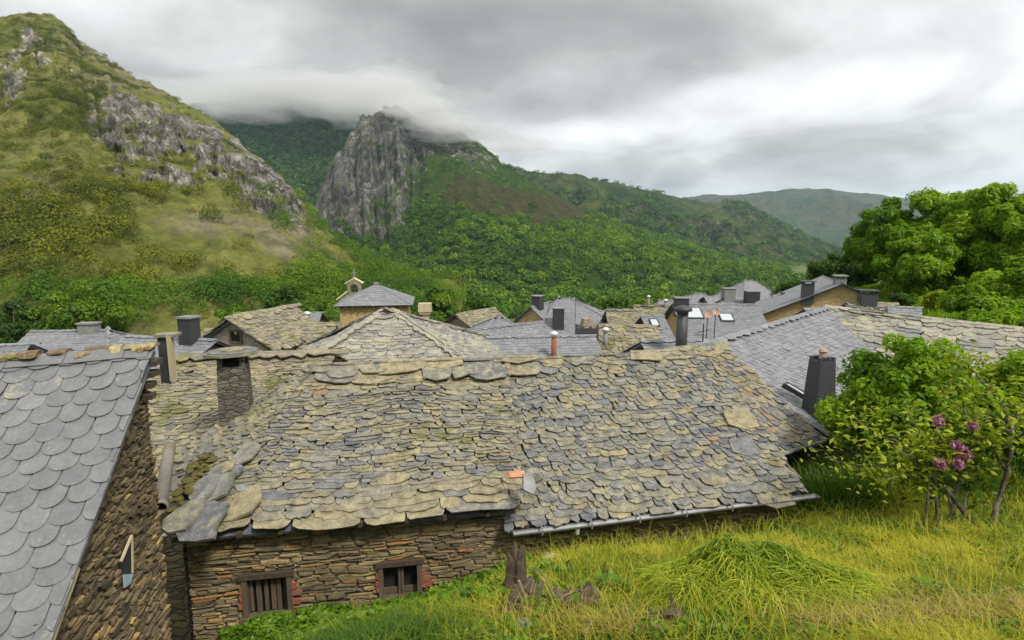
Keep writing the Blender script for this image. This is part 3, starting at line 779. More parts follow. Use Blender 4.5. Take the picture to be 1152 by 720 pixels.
def slates(mb, poly, expo=0.2, width=0.3, thick=0.02, rough=0.3, shape='slab', rng=None, sag=0.03, lich=0.5, tone=0.5, tvar=0.5, big_top=1.0, big_bot=1.0, over=0.05, wave=0.0, tiltvar=1.0, seedn=0):
    """Cover the planar polygon poly (its first edge is the eave, left to right seen from outside) with courses of slabs.
    rough: raggedness of outlines and courses; big_top / big_bot: growth of slabs at ridge and eave; sag: waviness of the old timber below."""
    rng = rng or random.Random(len(mb.v) + 5)
    O = Vector(poly[0]); ex = (Vector(poly[1]) - O); ex.normalize()
    nrm = ex.cross(Vector(poly[2]) - O); nrm.normalize()
    if nrm.z < 0: nrm = -nrm
    ey = nrm.cross(ex)
    if ey.z < 0: ey = -ey
    q = [((Vector(p) - O).dot(ex), (Vector(p) - O).dot(ey)) for p in poly]
    Hh = max(p[1] for p in q); x0 = min(p[0] for p in q); x1 = max(p[0] for p in q)
    area = sum(q[i][0] * q[(i + 1) % len(q)][1] - q[(i + 1) % len(q)][0] * q[i][1] for i in range(len(q)))
    if area < 0: q = q[::-1]
    edges = []
    for i in range(len(q)):
        p, r = q[i], q[(i + 1) % len(q)]
        dx, dy = r[0] - p[0], r[1] - p[1]; L = math.hypot(dx, dy)
        if L < 1e-6: continue
        a, b = dy / L, -dx / L
        grow = over * rng.uniform(0.8, 1.2)
        edges.append((a, b, a * p[0] + b * p[1] + grow))

    def hgt(x, y):
        if sag == 0: return 0.0
        v = mnoise.noise((O + ex * x + ey * y) * 0.45 + Vector((seedn, 0, 0)))
        w = mnoise.noise((O + ex * x + ey * y) * 1.4 + Vector((0, seedn, 7)))
        return sag * (v * 1.6 + w * 0.5)

    def P3(x, y, h): return O + ex * x + ey * y + nrm * h
    # boards under the slabs, thin and dark
    nb = 10
    inner = q
    mb.prism([P3(p[0], p[1], -thick * 0.9 - sag * 0.9) for p in inner], nrm * -0.05, (0.0, 0.0, 0.0))
    y = -over * 0.6; row = 0
    while y < Hh:
        fy = y / max(Hh, 1e-6)
        g = 1.0 + (big_top - 1) * max(0, (fy - 0.72) / 0.28) ** 1.0 + (big_bot - 1) * max(0, (0.2 - fy) / 0.2)
        e = expo * g * rng.uniform(1 - 0.3 * rough, 1 + 0.3 * rough)
        if y + e * 0.4 > Hh: break
        wv_ph = rng.uniform(0, 6.28)
        x = x0 - over - width * (0.5 * (row % 2) if shape == 'scale' or rough < 0.2 else rng.random())
        while x < x1 + over:
            w = width * g * (rng.uniform(0.94, 1.06) if rough < 0.2 or shape == 'scale' else rng.lognormvariate(0, 0.38 * rough + 0.1))
            w = min(max(w, width * 0.4), width * g * 2.4)
            xm = x + w / 2
            yy = y + wave * math.sin(xm * 1.3 + wv_ph * 0.2 + y * 0.5) + rng.uniform(-1, 1) * rough * e * 0.28
            ln = e * (2.05 + 0.3 * rng.random())
            gp = 0.004 + 0.020 * rough * rng.random()
            if shape == 'scale':
                pts = [(x + gp, yy + ln), (x + gp, yy + e * 0.62)]
                for k in range(1, 8):
                    th = math.pi * k / 8
                    pts.append((xm - (w / 2 - gp) * math.cos(th), yy + e * 0.62 * (1 - math.sin(th) ** 0.8)))
                pts += [(x + w - gp, yy + e * 0.62), (x + w - gp, yy + ln)]
            elif shape == 'rect':
                j = rough * e * 0.2
                pts = [(x + gp, yy + ln), (x + gp, yy + rng.uniform(-j, j)), (x + w - gp, yy + rng.uniform(-j, j)), (x + w - gp, yy + ln)]
            else:
                j = lambda s: rng.uniform(-s, s) * e * rough
                r1, r2 = rng.uniform(0.15, 0.6), rng.uniform(0.15, 0.6)
                lc, rc = rng.uniform(0.05, 0.3) * w, rng.uniform(0.05, 0.3) * w
                pts = [(x + gp + j(.2), yy + ln), (x + gp + j(.12), yy + e * r1 + e * 0.25), (x + lc * 0.4 + gp, yy + e * r1 * 0.45), (x + lc + gp + 0.02 * w, yy + j(.18) + e * 0.06)]
                kk = 2 if w < width * 1.1 else 3
                for k in range(1, kk + 1): pts.append((x + lc + (w - lc - rc) * k / (kk + 1), yy - e * 0.06 + j(.26)))
                pts += [(x + w - rc - gp - 0.02 * w, yy + j(.18) + e * 0.06), (x + w - rc * 0.4 - gp, yy + e * r2 * 0.45), (x + w - gp + j(.12), yy + e * r2 + e * 0.25), (x + w - gp + j(.2), yy + ln)]
            x += w
            inside = all(a * px + b * py <= c for a, b, c in edges for px, py in pts)
            if not inside:
                for a, b, c in edges:
                    cc = c + rough * 0.04 * rng.uniform(-1, 1)
                    pts = clip_poly(pts, a, b, cc)
                    if len(pts) < 3: break
                if len(pts) < 3: continue
                ys = [p[1] for p in pts]; xs = [p[0] for p in pts]
                if max(xs) - min(xs) < 0.02 or max(ys) - min(ys) < 0.02: continue
            T = thick * rng.uniform(0.7, 1.35)
            lift = 2.0 * thick * rng.uniform(0.85, 1.25)
            tw = rng.uniform(-1, 1) * thick * 0.9 * tiltvar * min(1, rough * 2)
            kick = rng.random() < 0.04 * rough * tiltvar
            if kick: lift += thick * rng.uniform(0.5, 1.8)
            top = []; bot = []
            for px, py in pts:
                s = (py - yy) / ln
                h = hgt(px, py) + lift * (1 - s) + tw * (px - xm) / w * 2 * (1 - s)
                top.append(P3(px, py, h)); bot.append(P3(px, py, h - T))
            big = 0.12 if g > 1.3 else 0
            r = min(1, max(0, tone + big + rng.gauss(0, 0.55) * tvar)); gl = min(1, max(0, lich + rng.gauss(0, 0.28)))
            k = len(top)
            fs = [tuple(range(k))] + [(i, i + k, (i + 1) % k + k, (i + 1) % k) for i in range(k)]
            mb.poly(top + bot, fs, (r, gl, rng.random()))
        y += e; row += 1


def ridge_caps(mb, A, B, length=0.45, w=0.22, thick=0.03, rng=None, rough=0.4, tone=0.6, lich=0.6, slope=0.4, lift=0.03):
    """Cap slabs laid in pairs along the ridge from A to B, one leaning on each slope."""
    rng = rng or RNG; A, B = Vector(A), Vector(B); d = B - A; L = d.length; d.normalize()
    side = Vector((d.y, -d.x, 0)).normalized()
    s = -0.05
    while s < L:
        l = length * rng.uniform(1 - rough * 0.6, 1 + rough * 0.6)
        for sg in (1, -1):
            e = side * sg; dn = (e - Vector((0, 0, slope))).normalized(); nn = (Vector((0, 0, 1)) + e * slope).normalized()
            ww = w * rng.uniform(1 - rough * 0.5, 1 + rough * 0.5)
            o = A + d * s + Vector((0, 0, lift * (1.0 if sg > 0 else 0.6) + rng.uniform(0, thick))) - dn * 0.02
            j = lambda k: rng.uniform(-k, k) * rough
            pts = [o, o + d * (l + 0.02), o + d * (l + j(.1)) + dn * ww * (0.7 + j(.3)), o + d * l * 0.66 + dn * ww * (1 + j(.4)), o + d * l * 0.3 + dn * ww * (1 + j(.4)), o + d * j(.1) + dn * ww * (0.7 + j(.3))]
            pts = [p + nn * (0.02 * rough * rng.random() + (0.012 if rng.random() < .5 else 0)) for p in pts]
            if sg < 0: pts = pts[::-1]
            mb.prism(pts, nn * -thick, (min(1, max(0, tone + rng.gauss(0, .22))), min(1, max(0, lich + rng.gauss(0, .25))), rng.random()))
        s += l


STYLE = {
    'slate': dict(mat='slate', expo=0.17, width=0.24, thick=0.010, rough=0.12, shape='rect', sag=0.012, lich=0.35, tone=0.5, tvar=0.35, over=0.06),
    'slate_worn': dict(mat='slate', expo=0.19, width=0.26, thick=0.014, rough=0.4, shape='slab', sag=0.03, lich=0.5, tone=0.6, tvar=0.45, over=0.08),
    'stone': dict(mat='slab_small', expo=0.22, width=0.34, thick=0.026, rough=0.7, shape='slab', sag=0.06, lich=0.55, tone=0.5, tvar=0.55, over=0.12, big_top=1.5),
    'brown': dict(mat='slab_brown', expo=0.24, width=0.36, thick=0.026, rough=0.7, shape='slab', sag=0.06, lich=0.6, tone=0.55, tvar=0.5, over=0.12, big_top=1.4),
    'pale': dict(mat='slab_pale', expo=0.23, width=0.40, thick=0.024, rough=0.7, shape='slab', sag=0.06, lich=0.5, tone=0.5, tvar=0.5, over=0.12, big_top=1.4),
}


def roof_slope(name, poly, style, parent, label=None, seed=0, **kw):
    st = dict(STYLE[style]); mat = st.pop('mat'); st.update(kw)
    mb = MB(); slates(mb, poly, rng=random.Random(seed + 17), seedn=seed * 1.7, **st)
    o = mb.build(name, M[mat], parent)
    if label: o['label'] = label
    return o


def house(label, A, rot, L, wf, wb, pitch, style='slate', hip=(0, 0), wall='wall_far', over=0.25, seed=0, group='houses of the village below', cat='house', cap=True, drop=0.0, caplift=0.02, wins=(), **kw):
    """A house from its ridge: it starts at A, runs L metres at angle rot; wf, wb are the widths of the front and back slopes; hip the runs of hipped ends.
    Returns (root, frame) where frame places things on the roof: frame(s, a) with a > 0 on the front slope."""
    d = Vector((math.cos(rot), math.sin(rot), 0)); nf = Vector((math.sin(rot), -math.cos(rot), 0))
    A = Vector(A); B = A + d * L - Vector((0, 0, drop)); zd = Vector((0, 0, -1))
    hl, hr = hip
    FL = A - d * hl + nf * wf + zd * wf * pitch; FR = B + d * hr + nf * wf + zd * wf * pitch
    BL = A - d * hl - nf * wb + zd * wb * pitch; BR = B + d * hr - nf * wb + zd * wb * pitch
    mid = (FL + FR + BL + BR) / 4
    g = min(gz(p.x, p.y) for p in (FL, FR, BL, BR))
    zb = min(g - 0.6, min(p.z for p in (FL, BL)) - 2.2)
    root = empty('village_house', (mid.x, mid.y, zb), label, cat, group)
    roof_slope('roof_slope', [FL, FR, B, A], style, root, seed=seed, **kw)
    roof_slope('roof_slope', [BR, BL, A, B], style, root, seed=seed + 1, **kw)
    if hl: roof_slope('roof_slope', [BL, FL, A], style, root, seed=seed + 2, **kw)
    if hr: roof_slope('roof_slope', [FR, BR, B], style, root, seed=seed + 3, **kw)
    if cap:
        mb = MB(); st = STYLE[style]; old = style not in ('slate',)
        rg = random.Random(seed + 9)
        ridge_caps(mb, A, B, 0.5 if old else 0.35, (0.22 if style == 'slate_worn' else 0.3) if old else 0.16, (0.018 if style == 'slate_worn' else 0.03) if old else 0.012, rg, (0.2 if style == 'slate_worn' else 0.5) if old else 0.1, 0.6, 0.6, pitch, caplift + (0.05 if old else 0.022))
        for e, c in ((hl, (FL, A)), (hl, (BL, A)), (hr, (FR, B)), (hr, (BR, B))):
            if e: ridge_caps(mb, c[0], c[1], 0.4 if old else 0.35, 0.22 if old else 0.13, 0.03 if old else 0.012, rg, 0.5 if old else 0.1, 0.6, 0.55, 0.25, caplift + (0.05 if old else 0.024))
        mb.build('ridge_cap', M[st['mat']], root)
    # walls, a little inside the eaves; gables rise to the ridge
    mb = MB()
    il, ir = (over if not hl else over), over
    drop_u = Vector((0, 0, -0.10 - STYLE[style]['sag'] * 1.2))
    def foot(p): return Vector((p.x, p.y, zb))
    uf, ub = wf - over, wb - over
    a0, a1 = (A - d * (hl - over) if hl else A + d * over), (B + d * (hr - over) if hr else B - d * over)
    cFL, cFR = a0 + nf * uf, a1 + nf * uf; cBL, cBR = a0 - nf * ub, a1 - nf * ub
    for p in (cFL, cFR): p.z = FL.z + over * pitch
    for p in (cBL, cBR): p.z = BL.z + over * pitch
    for p in (cFR, cBR): p.z -= drop
    t = [p + drop_u for p in (cFL, cFR, cBR, cBL)]; b_ = [foot(p) for p in t]
    pts = t + b_; fs = [(0, 4, 5, 1), (1, 5, 6, 2), (2, 6, 7, 3), (3, 7, 4, 0), (7, 6, 5, 4)]
    mb.poly(pts, fs)
    if not hl: mb.poly([t[3], t[0], a0 + drop_u], [(0, 1, 2)])
    if not hr: mb.poly([t[1], t[2], a1 + drop_u], [(0, 1, 2)])
    mb.build('wall', M[wall], root)
    up = Vector((0, 0, 1))
    for side, s, z0, w, h in wins:   # openings on the front ('f'), left gable ('l') or right gable ('r')
        if side == 'f': c0, e, n_ = cFL + d * s, d, nf
        elif side == 'l': c0, e, n_ = a0 + nf * s, nf, -d
        else: c0, e, n_ = a1 + nf * s, -nf, d
        c = Vector((c0.x, c0.y, A.z + z0))
        fr = MB()
        for sx in (-1, 1): fr.box(c + e * sx * (w / 2) + n_ * 0.01, e * 0.045, n_ * 0.05, up * (h / 2 + 0.09))
        for sz in (-1, 1): fr.box(c + up * sz * (h / 2 + 0.045) + n_ * 0.012, e * (w / 2 - 0.045), n_ * 0.045, up * 0.045)
        wf_ = fr.build('window', M['wood'], root)
        pn = MB(); pn.box(c, e * (w / 2 - 0.045), n_ * 0.012, up * h / 2); pn.build('pane', M['dark'], wf_)

    def frame(s, a, h=0.0):
        p = A + d * s + nf * a
        p.z = A.z - abs(a) * pitch - drop * s / max(L, 1e-6) + h
        return p
    frame.d, frame.nf, frame.pitch, frame.A, frame.B, frame.root = d, nf, pitch, A, B, root
    frame.FL, frame.FR = FL, FR
    return frame


def chimney(fr, p, w, dp, h, mat='chim_dark', cap='slab', rot=None, taper=1.0, label=None, pot=False):
    """A chimney standing on the roof at p: stack, cap on little piers or a flat cap, maybe a pot."""
    rot = math.atan2(fr.d.y, fr.d.x) if rot is None else rot
    mb = MB(); mb.boxz(p.x, p.y, p.z - 0.45, p.z + h, w, dp, rot, taper=taper)
    st = mb.build('chimney', M[mat], fr.root)
    if label: st['label'] = label
    wt, dt = w * taper, dp * taper
    d = Vector((math.cos(rot), math.sin(rot), 0)); e = Vector((-math.sin(rot), math.cos(rot), 0))
    if cap == 'slab':
        mb = MB(); top = Vector((p.x, p.y, p.z + h))
        for a in (-1, 1):
            for b in (-1, 1):
                c = top + d * a * (wt / 2 - 0.05) + e * b * (dt / 2 - 0.05)
                mb.boxz(c.x, c.y, top.z, top.z + 0.14, 0.07, 0.07, rot, (0.4, 0.4, 0.4))
        mb.build_each('pier', M[mat], st)
        mb = MB(); mb.boxz(p.x, p.y, top.z + 0.14, top.z + 0.19, wt + 0.16, dt + 0.16, rot, (0.5, 0.4, 0.4))
        mb.build('cap', M[mat], st)
    elif cap == 'flat':
        mb = MB(); mb.boxz(p.x, p.y, p.z + h, p.z + h + 0.06, wt + 0.10, dt + 0.10, rot)
        mb.build('cap', M['chim_grey'], st)
    elif cap == 'teeth':
        mb = MB(); top = Vector((p.x, p.y, p.z + h)); k = 4
        for i in range(k):
            for b in (-1, 1):
                c = top + d * (-(wt - 0.08) / 2 + (wt - 0.08) * i / (k - 1)) + e * b * (dt / 2 - 0.05)
                mb.boxz(c.x, c.y, top.z, top.z + 0.08, 0.08, 0.08, rot)
        mb.build_each('crenel', M[mat], st)
    if pot:
        mb = MB(); z = p.z + h + 0.0
        mb.tube([(p.x, p.y, z), (p.x, p.y, z + 0.16), (p.x, p.y, z + 0.2), (p.x, p.y, z + 0.26)], [0.085, 0.075, 0.10, 0.07], 10)
        mb.build('pot', M['copper_pink'], st)
    return st


def flue(fr, p, r, h, mat='metal_dark', hat='metal_light', name='flue_pipe', label=None):
    mb = MB(); mb.tube([(p.x, p.y, p.z - 0.3), (p.x, p.y, p.z + h)], [r, r], 10)
    o = mb.build(name, M[mat], fr.root, True)
    if label: o['label'] = label
    mb = MB(); z = p.z + h
    mb.tube([(p.x, p.y, z + 0.0), (p.x, p.y, z + 0.05), (p.x, p.y, z + 0.07), (p.x, p.y, z + 0.16), (p.x, p.y, z + 0.22)], [r * 1.05, r * 1.05, r * 1.7, r * 1.6, r * 0.3], 12)
    mb.build('cowl', M[hat], o, True)
    return o


def skylight(fr, s, a, w, h):
    sl = (fr.nf + Vector((0, 0, -fr.pitch))).normalized(); n = fr.d.cross(sl); n = n if n.z > 0 else -n
    c = fr(s, a) + n * 0.06
    mb = MB()
    for sg in (-1, 1): mb.box(c + fr.d * sg * (w / 2 - 0.03), fr.d * 0.03, sl * h / 2, n * 0.05)
    for sg in (-1, 1): mb.box(c + sl * sg * (h / 2 - 0.03), fr.d * (w / 2 - 0.06), sl * 0.03, n * 0.048)
    o = mb.build('skylight', M['metal_dark'], fr.root)
    mb = MB(); mb.box(c + n * 0.02, fr.d * (w / 2 - 0.06), sl * (h / 2 - 0.06), n * 0.012); mb.build('pane', M['skylight'], o)


def aerial(fr, p, h, label=None):
    mb = MB(); mb.tube([(p.x, p.y, p.z - 0.2), (p.x, p.y, p.z + h)], [0.02, 0.016], 6)
    z = p.z + h - 0.15
    mb.tube([(p.x - 0.35, p.y, z), (p.x + 0.35, p.y, z)], [0.012, 0.012], 5)
    for i in range(5):
        x = p.x - 0.3 + 0.15 * i; mb.tube([(x, p.y - 0.2, z), (x, p.y + 0.2, z)], [0.008, 0.008], 4)
    mb.build('aerial', M['metal_dark'], fr.root)


def dish(fr, p, h, r=0.3, face=(0, -1, 0.35), mat='copper_pink'):
    """A satellite dish on its pole."""
    mb = MB(); mb.tube([(p.x, p.y, p.z - 0.3), (p.x, p.y, p.z + h)], [0.025, 0.025], 8)
    o = mb.build('dish_pole', M['metal_dark'], fr.root)
    n = Vector(face).normalized(); c = Vector((p.x, p.y, p.z + h)) + n * 0.08
    a = n.cross(Vector((0, 0, 1))).normalized(); b = a.cross(n)
    mb = MB(); K, R = 20, 5; V = []; F = []
    for i in range(R + 1):
        q = r * i / R
        for k in range(K):
            w = 2 * math.pi * k / K; V.append(c + (a * math.cos(w) + b * math.sin(w)) * q + n * (0.28 * q * q / r))
    for i in range(R):
        for k in range(K): F.append((i * K + k, i * K + (k + 1) % K, (i + 1) * K + (k + 1) % K, (i + 1) * K + k))
    mb.poly(V, F)
    mb.tube([c - b * r * 0.9, c + n * 0.28], [0.012, 0.012], 5); mb.boxz((c + n * .28).x, (c + n * .28).y, (c + n * .28).z - 0.03, (c + n * .28).z + 0.04, 0.06, 0.06)
    mb.build('dish', M[mat], o)


# ------------------------------------------------------------------ laid stone walls, stone by stone
def stone_wall(mb, O, ex, W, zbot, ztop, n, rng, ch=(0.035, 0.10), cw=(0.10, 0.42), holes=(), tone=0.5, tvar=0.5, pro=0.035, s_of=None):
    """Courses of flat stones from zbot to ztop(s) on the plane through O along ex, standing proud along n. holes: (s0, s1, z0, z1)."""
    O = Vector(O); up = Vector((0, 0, 1)); z = zbot; ph = rng.uniform(0, 6)
    while True:
        h = rng.uniform(*ch) ** 1.0
        s = -rng.random() * 0.2; any_ = False
        while s < W:
            w = rng.uniform(*cw) * (0.7 + 0.6 * (h / ch[1])); hh = h * rng.uniform(0.55, 1.45)
            m = s + w / 2; zt = ztop(min(max(m, 0), W))
            a, b = max(s, 0), min(s + w, W)
            if z < zt: any_ = True
            if z + hh * 0.6 < zt and b - a > 0.03:
                hit = False
                for (p0, p1, q0, q1) in holes:
                    if a < p1 and b > p0 and z < q1 and z + hh > q0:
                        if m < (p0 + p1) / 2: b = min(b, p0)
                        else: a = max(a, p1)
                        if b - a < 0.04 or (a < p1 and b > p0): hit = True
                if not hit:
                    ww_ = b - a
                    g = 0.005; j = lambda k: rng.uniform(-k, k)
                    o0 = pro * rng.random() ** 1.5 + .004; tl = rng.gauss(0, .05) * ww_; z_s = z + .022 * math.sin(m * 2.1 + ph + z) + .012 * math.sin(m * 5.3 + z * 3)
                    z1 = min(z_s + hh, zt + 0.02)
                    back = [(a + g, z_s + g), (b - g, z_s + g + tl), (b - g, z1 - g + tl), (a + g, z1 - g)]
                    ww, h2 = b - a, max(z1 - z_s, .012)
                    fr = [(a + g + 0.12 * ww * rng.random(), z_s + g + h2 * .38 * rng.random()), (a + ww * rng.uniform(.3, .7), z_s + g + h2 * .18 * rng.random()), (b - g - 0.12 * ww * rng.random(), z_s + tl + g + h2 * .38 * rng.random()),
                          (b - g - 0.12 * ww * rng.random(), z1 + tl - g - h2 * .38 * rng.random()), (a + ww * rng.uniform(.3, .7), z1 - g - h2 * .15 * rng.random()), (a + g + 0.12 * ww * rng.random(), z1 - g - h2 * .38 * rng.random())]
                    bk6 = [back[0], (a + ww * .5, z_s + g), back[1], back[2], (a + ww * .5, z1 - g), back[3]]
                    pf = [O + ex * p[0] + up * p[1] + n * (o0 + j(0.006)) for p in fr]
                    pb = [O + ex * p[0] + up * p[1] - n * 0.03 for p in bk6]
                    fs = [tuple(range(6))] + [(i, i + 6, (i + 1) % 6 + 6, (i + 1) % 6) for i in range(6)]
                    mb.poly(pf + pb, fs, (min(1, max(0, tone + rng.gauss(0, .5) * tvar)), rng.random(), rng.random()))
            s += w
        z += h
        if not any_: break


# ------------------------------------------------------------------ the long stone barn in the middle
def build_barn():
    rot = math.radians(10); d = Vector((math.cos(rot), math.sin(rot), 0)); nb = Vector((-math.sin(rot), math.cos(rot), 0)); nf = -nb
    E0 = P(190, 603, 8.0)
    def S(s, a, z): return Vector((E0.x, E0.y, 0)) + d * s + nb * a + Vector((0, 0, z))
    zE, zR, aR = E0.z, E0.z + 1.545, 3.67           # eave and ridge of the left part
    zE2 = E0.z - 0.27                                # the right part hangs a little lower
    sM, sR0, sR1, sE = 4.95, 1.45, 10.15, 9.95
    root = empty('stone_barn', (S(5, 1.5, -5.8)), 'long low stone barn roofed with lichen-stained slabs, two small windows in front', 'barn')
    rg = random.Random(21)
    # left roof: long thick slabs
    mb = MB()
    poly = [S(0, 0, zE), S(sM, 0, zE), S(sM + 0.42, aR, zR), S(sR0, aR, zR)]
    slates(mb, poly, expo=0.084, width=0.27, thick=0.017, rough=0.95, rng=rg, sag=0.10, lich=0.52, tone=0.52, tvar=0.31, big_top=2.8, big_bot=2.0, over=0.10, wave=0.035, tiltvar=0.9, seedn=3)
    # the ridge course of very large slabs, laid over the top
    for row_ in (0.30, 0.0):
      s = sR0 - 0.25 + row_
      while s < sM + 0.5:
        w = rg.uniform(0.42, 0.95); j = lambda k: rg.uniform(-k, k)
        dn = (nf * 1 + Vector((0, 0, -0.42))).normalized(); nn = (nf * 0.42 + Vector((0, 0, 1))).normalized()
        h = rg.uniform(0.34, 0.58)
        o = S(s, aR + 0.06 - row_ + rg.uniform(-.07, .05), zR - .42 * row_ + (0.062 if row_ == 0 else .05) + rg.uniform(-.02, 0.03))
        pts = [o + d * j(.05), o + dn * h * rg.uniform(.45, .85) + d * j(.10), o + dn * h * rg.uniform(.7, 1.05) + d * w * rg.uniform(.08, .3), o + dn * h * rg.uniform(.85, 1.1) + d * w * rg.uniform(.4, .6), o + dn * h * rg.uniform(.65, 1.05) + d * w * rg.uniform(.72, .95), o + dn * h * rg.uniform(.35, .7) + d * (w + j(.08)), o + d * (w - .02)]
        pts = [p + nn * (0.035 if i in (2, 3, 4) else 0.0) for i, p in enumerate(pts)]
        mb.prism(pts, nn * -0.024, (rg.uniform(.25, .9), rg.uniform(.5, 1), rg.random()))
        s += w * 0.86
    mb.build('roof', M['slab'], root)['label'] = 'roof slope of long uneven thick slabs'
    # right roof: smaller rounded slates
    mb = MB()
    poly = [S(sM - 0.12, -0.02, zE2 - .07), S(sE, -0.02, zE2 + .09), S(sR1, aR, zR + .03), S(sM + 0.2, aR, zR - 0.15)]
    slates(mb, poly, expo=0.115, width=0.215, thick=0.019, rough=0.9, rng=rg, sag=0.07, lich=0.48, tone=0.46, tvar=0.34, big_top=1.25, big_bot=1.2, over=0.07, wave=0.015, tiltvar=0.9, seedn=9)
    # big slabs down the right-hand verge and along the ridge
    nn = (nf * 0.485 + Vector((0, 0, 1))).normalized(); dn = (nf + Vector((0, 0, -0.485))).normalized()
    for i in (0, 1, 2, 3, 5):
        t = i / 10.0; o = S(sR1 + (sE - sR1) * (1 - t) - 0.30 - rg.uniform(0, .35), 0.15 + 3.4 * t, zE2 + 0.075 + (zR - 0.03 - zE2) * (0.15 + 3.4 * t) / aR + 0.03)
        w, h = rg.uniform(.36, .55), rg.uniform(.36, .55); j = lambda k: rg.uniform(-k, k)
        pts = [o - d * w * .5, o + dn * h * .7 - d * w * (.6 + j(.1)), o + dn * h - d * w * .1, o + dn * h * .9 + d * w * .6, o + dn * h * .3 + d * w * (.7 + j(.1)), o - dn * h * .1 + d * w * .6]
        mb.prism([p + nn * j(.008) for p in pts], nn * -0.03, (rg.uniform(.2, .9), rg.uniform(.4, .9), rg.random()))
    s = sM + 0.35
    while s < sR1 - 0.2:
        w = rg.uniform(0.5, 1.0); j = lambda k: rg.uniform(-k, k); h = rg.uniform(0.30, 0.55)
        o = S(s, aR + 0.07 + rg.uniform(-.07, .04), zR - .12 + .18 * (s - sM) / (sR1 - sM) + 0.055 + rg.uniform(-.02, 0.045))
        pts = [o + d * j(.05), o + dn * h * rg.uniform(.45, .85) + d * j(.10), o + dn * h * rg.uniform(.7, 1.05) + d * w * rg.uniform(.08, .3), o + dn * h * rg.uniform(.85, 1.1) + d * w * rg.uniform(.4, .6), o + dn * h * rg.uniform(.65, 1.05) + d * w * rg.uniform(.72, .95), o + dn * h * rg.uniform(.35, .7) + d * (w + j(.08)), o + d * (w - .02)]
        mb.prism([p + nn * (0.03 if i in (2, 3, 4) else 0.0) for i, p in enumerate(pts)], nn * -0.03, (rg.uniform(.35, .9), rg.uniform(.4, 1), rg.random()))
        s += w * 0.93
    mb.build('roof', M['slab'], root)['label'] = 'roof slope of smaller rounded grey and ochre slates'
    # back slope and the left hip, which runs down to the neighbour's valley
    mb = MB()
    slates(mb, [S(sR1, 2 * aR, zE), S(sR0, 2 * aR, zE), S(sR0, aR, zR), S(sR1, aR, zR - 0.16)], expo=0.24, width=0.4, thick=0.026, rough=0.6, rng=rg, sag=0.03, over=0.1)
    mb.build('roof', M['slab_small'], root)['label'] = 'rear roof slope'
    G1 = P(186, 524, 10.3)
    mb = MB()
    slates(mb, [G1, S(0.05, 0.03, zE - 0.02), S(sR0, aR, zR - 0.03)], expo=0.12, width=0.26, thick=0.024, rough=0.95, rng=rg, sag=0.08, lich=0.5, tone=0.36, tvar=0.5, over=0.08, tiltvar=1.6, seedn=15)
    mb.build('roof', M['slab_brown'], root)['label'] = 'ragged hipped end of small tilted slabs'
    # thick slabs along the hip, lapping over the ragged end
    mb = MB(); hA, hB = S(0.0, 0.0, zE), S(sR0, aR, zR); hd = (hB - hA).normalized(); hs = (nf * .4 + d + Vector((0, 0, .1))); hs = (hs - hd * hs.dot(hd)).normalized(); hn = hd.cross(hs); hn = hn if hn.z > 0 else -hn
    t = .35
    while t < 1.5:
        l, w = rg.uniform(.22, .5), rg.uniform(.14, .36); j = lambda k: rg.uniform(-k, k); o = hA + hd * t + hn * (.062 + j(.02)) - hs * (.06 + j(.10)) + hd * j(.06)
        pts = [o, o + hs * w * .5 - hd * .06, o + hs * w + hd * (l * .2), o + hs * w * (.95 + j(.1)) + hd * l * .8, o + hs * w * .4 + hd * l, o + hd * l * .9 + hs * j(.05)]
        mb.prism([p + hn * j(.012) for p in pts], hn * -.03, (rg.uniform(.05, .9), rg.uniform(.3, .9), rg.random())); t += l * rg.uniform(.7, 1.15)
    mb.build('hip_slabs', M['slab'], root)
    # loose big slabs at the left eave corner
    for (u, v, D, w, h, ang, tone_) in ((206, 583, 8.15, .36, .30, .2, .5), (236, 553, 8.7, .40, .34, .0, .35), (262, 570, 8.5, .42, .34, -.1, .85), (228, 588, 8.05, .36, .46, .45, .18), (254, 535, 9.0, .36, .24, .1, .2)):
        mb = MB(); c = P(u, v, D) + Vector((0, 0, .05)); n_ = Vector((-0.25, -0.42, 1)).normalized()
        e = (d * math.cos(ang) + nb * math.sin(ang)); e = (e - n_ * e.dot(n_)).normalized(); f_ = n_.cross(e)
        pts = []
        for k in range(9):
            t = 2 * math.pi * k / 9; q = rg.uniform(.70, 1.15)
            pts.append(c + e * math.cos(t) * w * q + f_ * math.sin(t) * h * q)
        mb.prism(pts, n_ * -0.045, (tone_, .6, .5)); o = mb.build('roof_slab', M['slab'], root)
    # a bright broken piece of slate
    mb = MB(); c = P(270, 555, 8.75) + Vector((0, 0, .10)); n_ = Vector((-.1, -.5, 1)).normalized(); e = (d - n_ * d.dot(n_)).normalized(); f_ = n_.cross(e)
    mb.prism([c - e * .10 + f_ * .07, c - e * .02 - f_ * .07, c + e * .13 - f_ * .09, c + e * .05 + f_ * .05], n_ * -0.012, (.5, .2, .5)); mb.build('slate_shard', M['zinc'], root)['label'] = 'pale shiny broken slate shard'
    mb = MB(); c = P(595, 548, 8.62) + Vector((0, 0, .07)); n_ = (nf * .45 + Vector((0, 0, 1))).normalized(); f_ = n_.cross(d)
    mb.prism([c - d * .05 + f_ * .2, c - d * .10 - f_ * .12, c + d * .02 - f_ * .22, c + d * .10 - f_ * .1, c + d * .09 + f_ * .2], n_ * -0.02, (.5, .2, .5)); mb.build('patch_plate', M['zinc'], root)['label'] = 'grey cement patch plate at the step between the roofs'
    mb = MB(); c = P(582, 539, 8.8) + Vector((0, 0, .08))
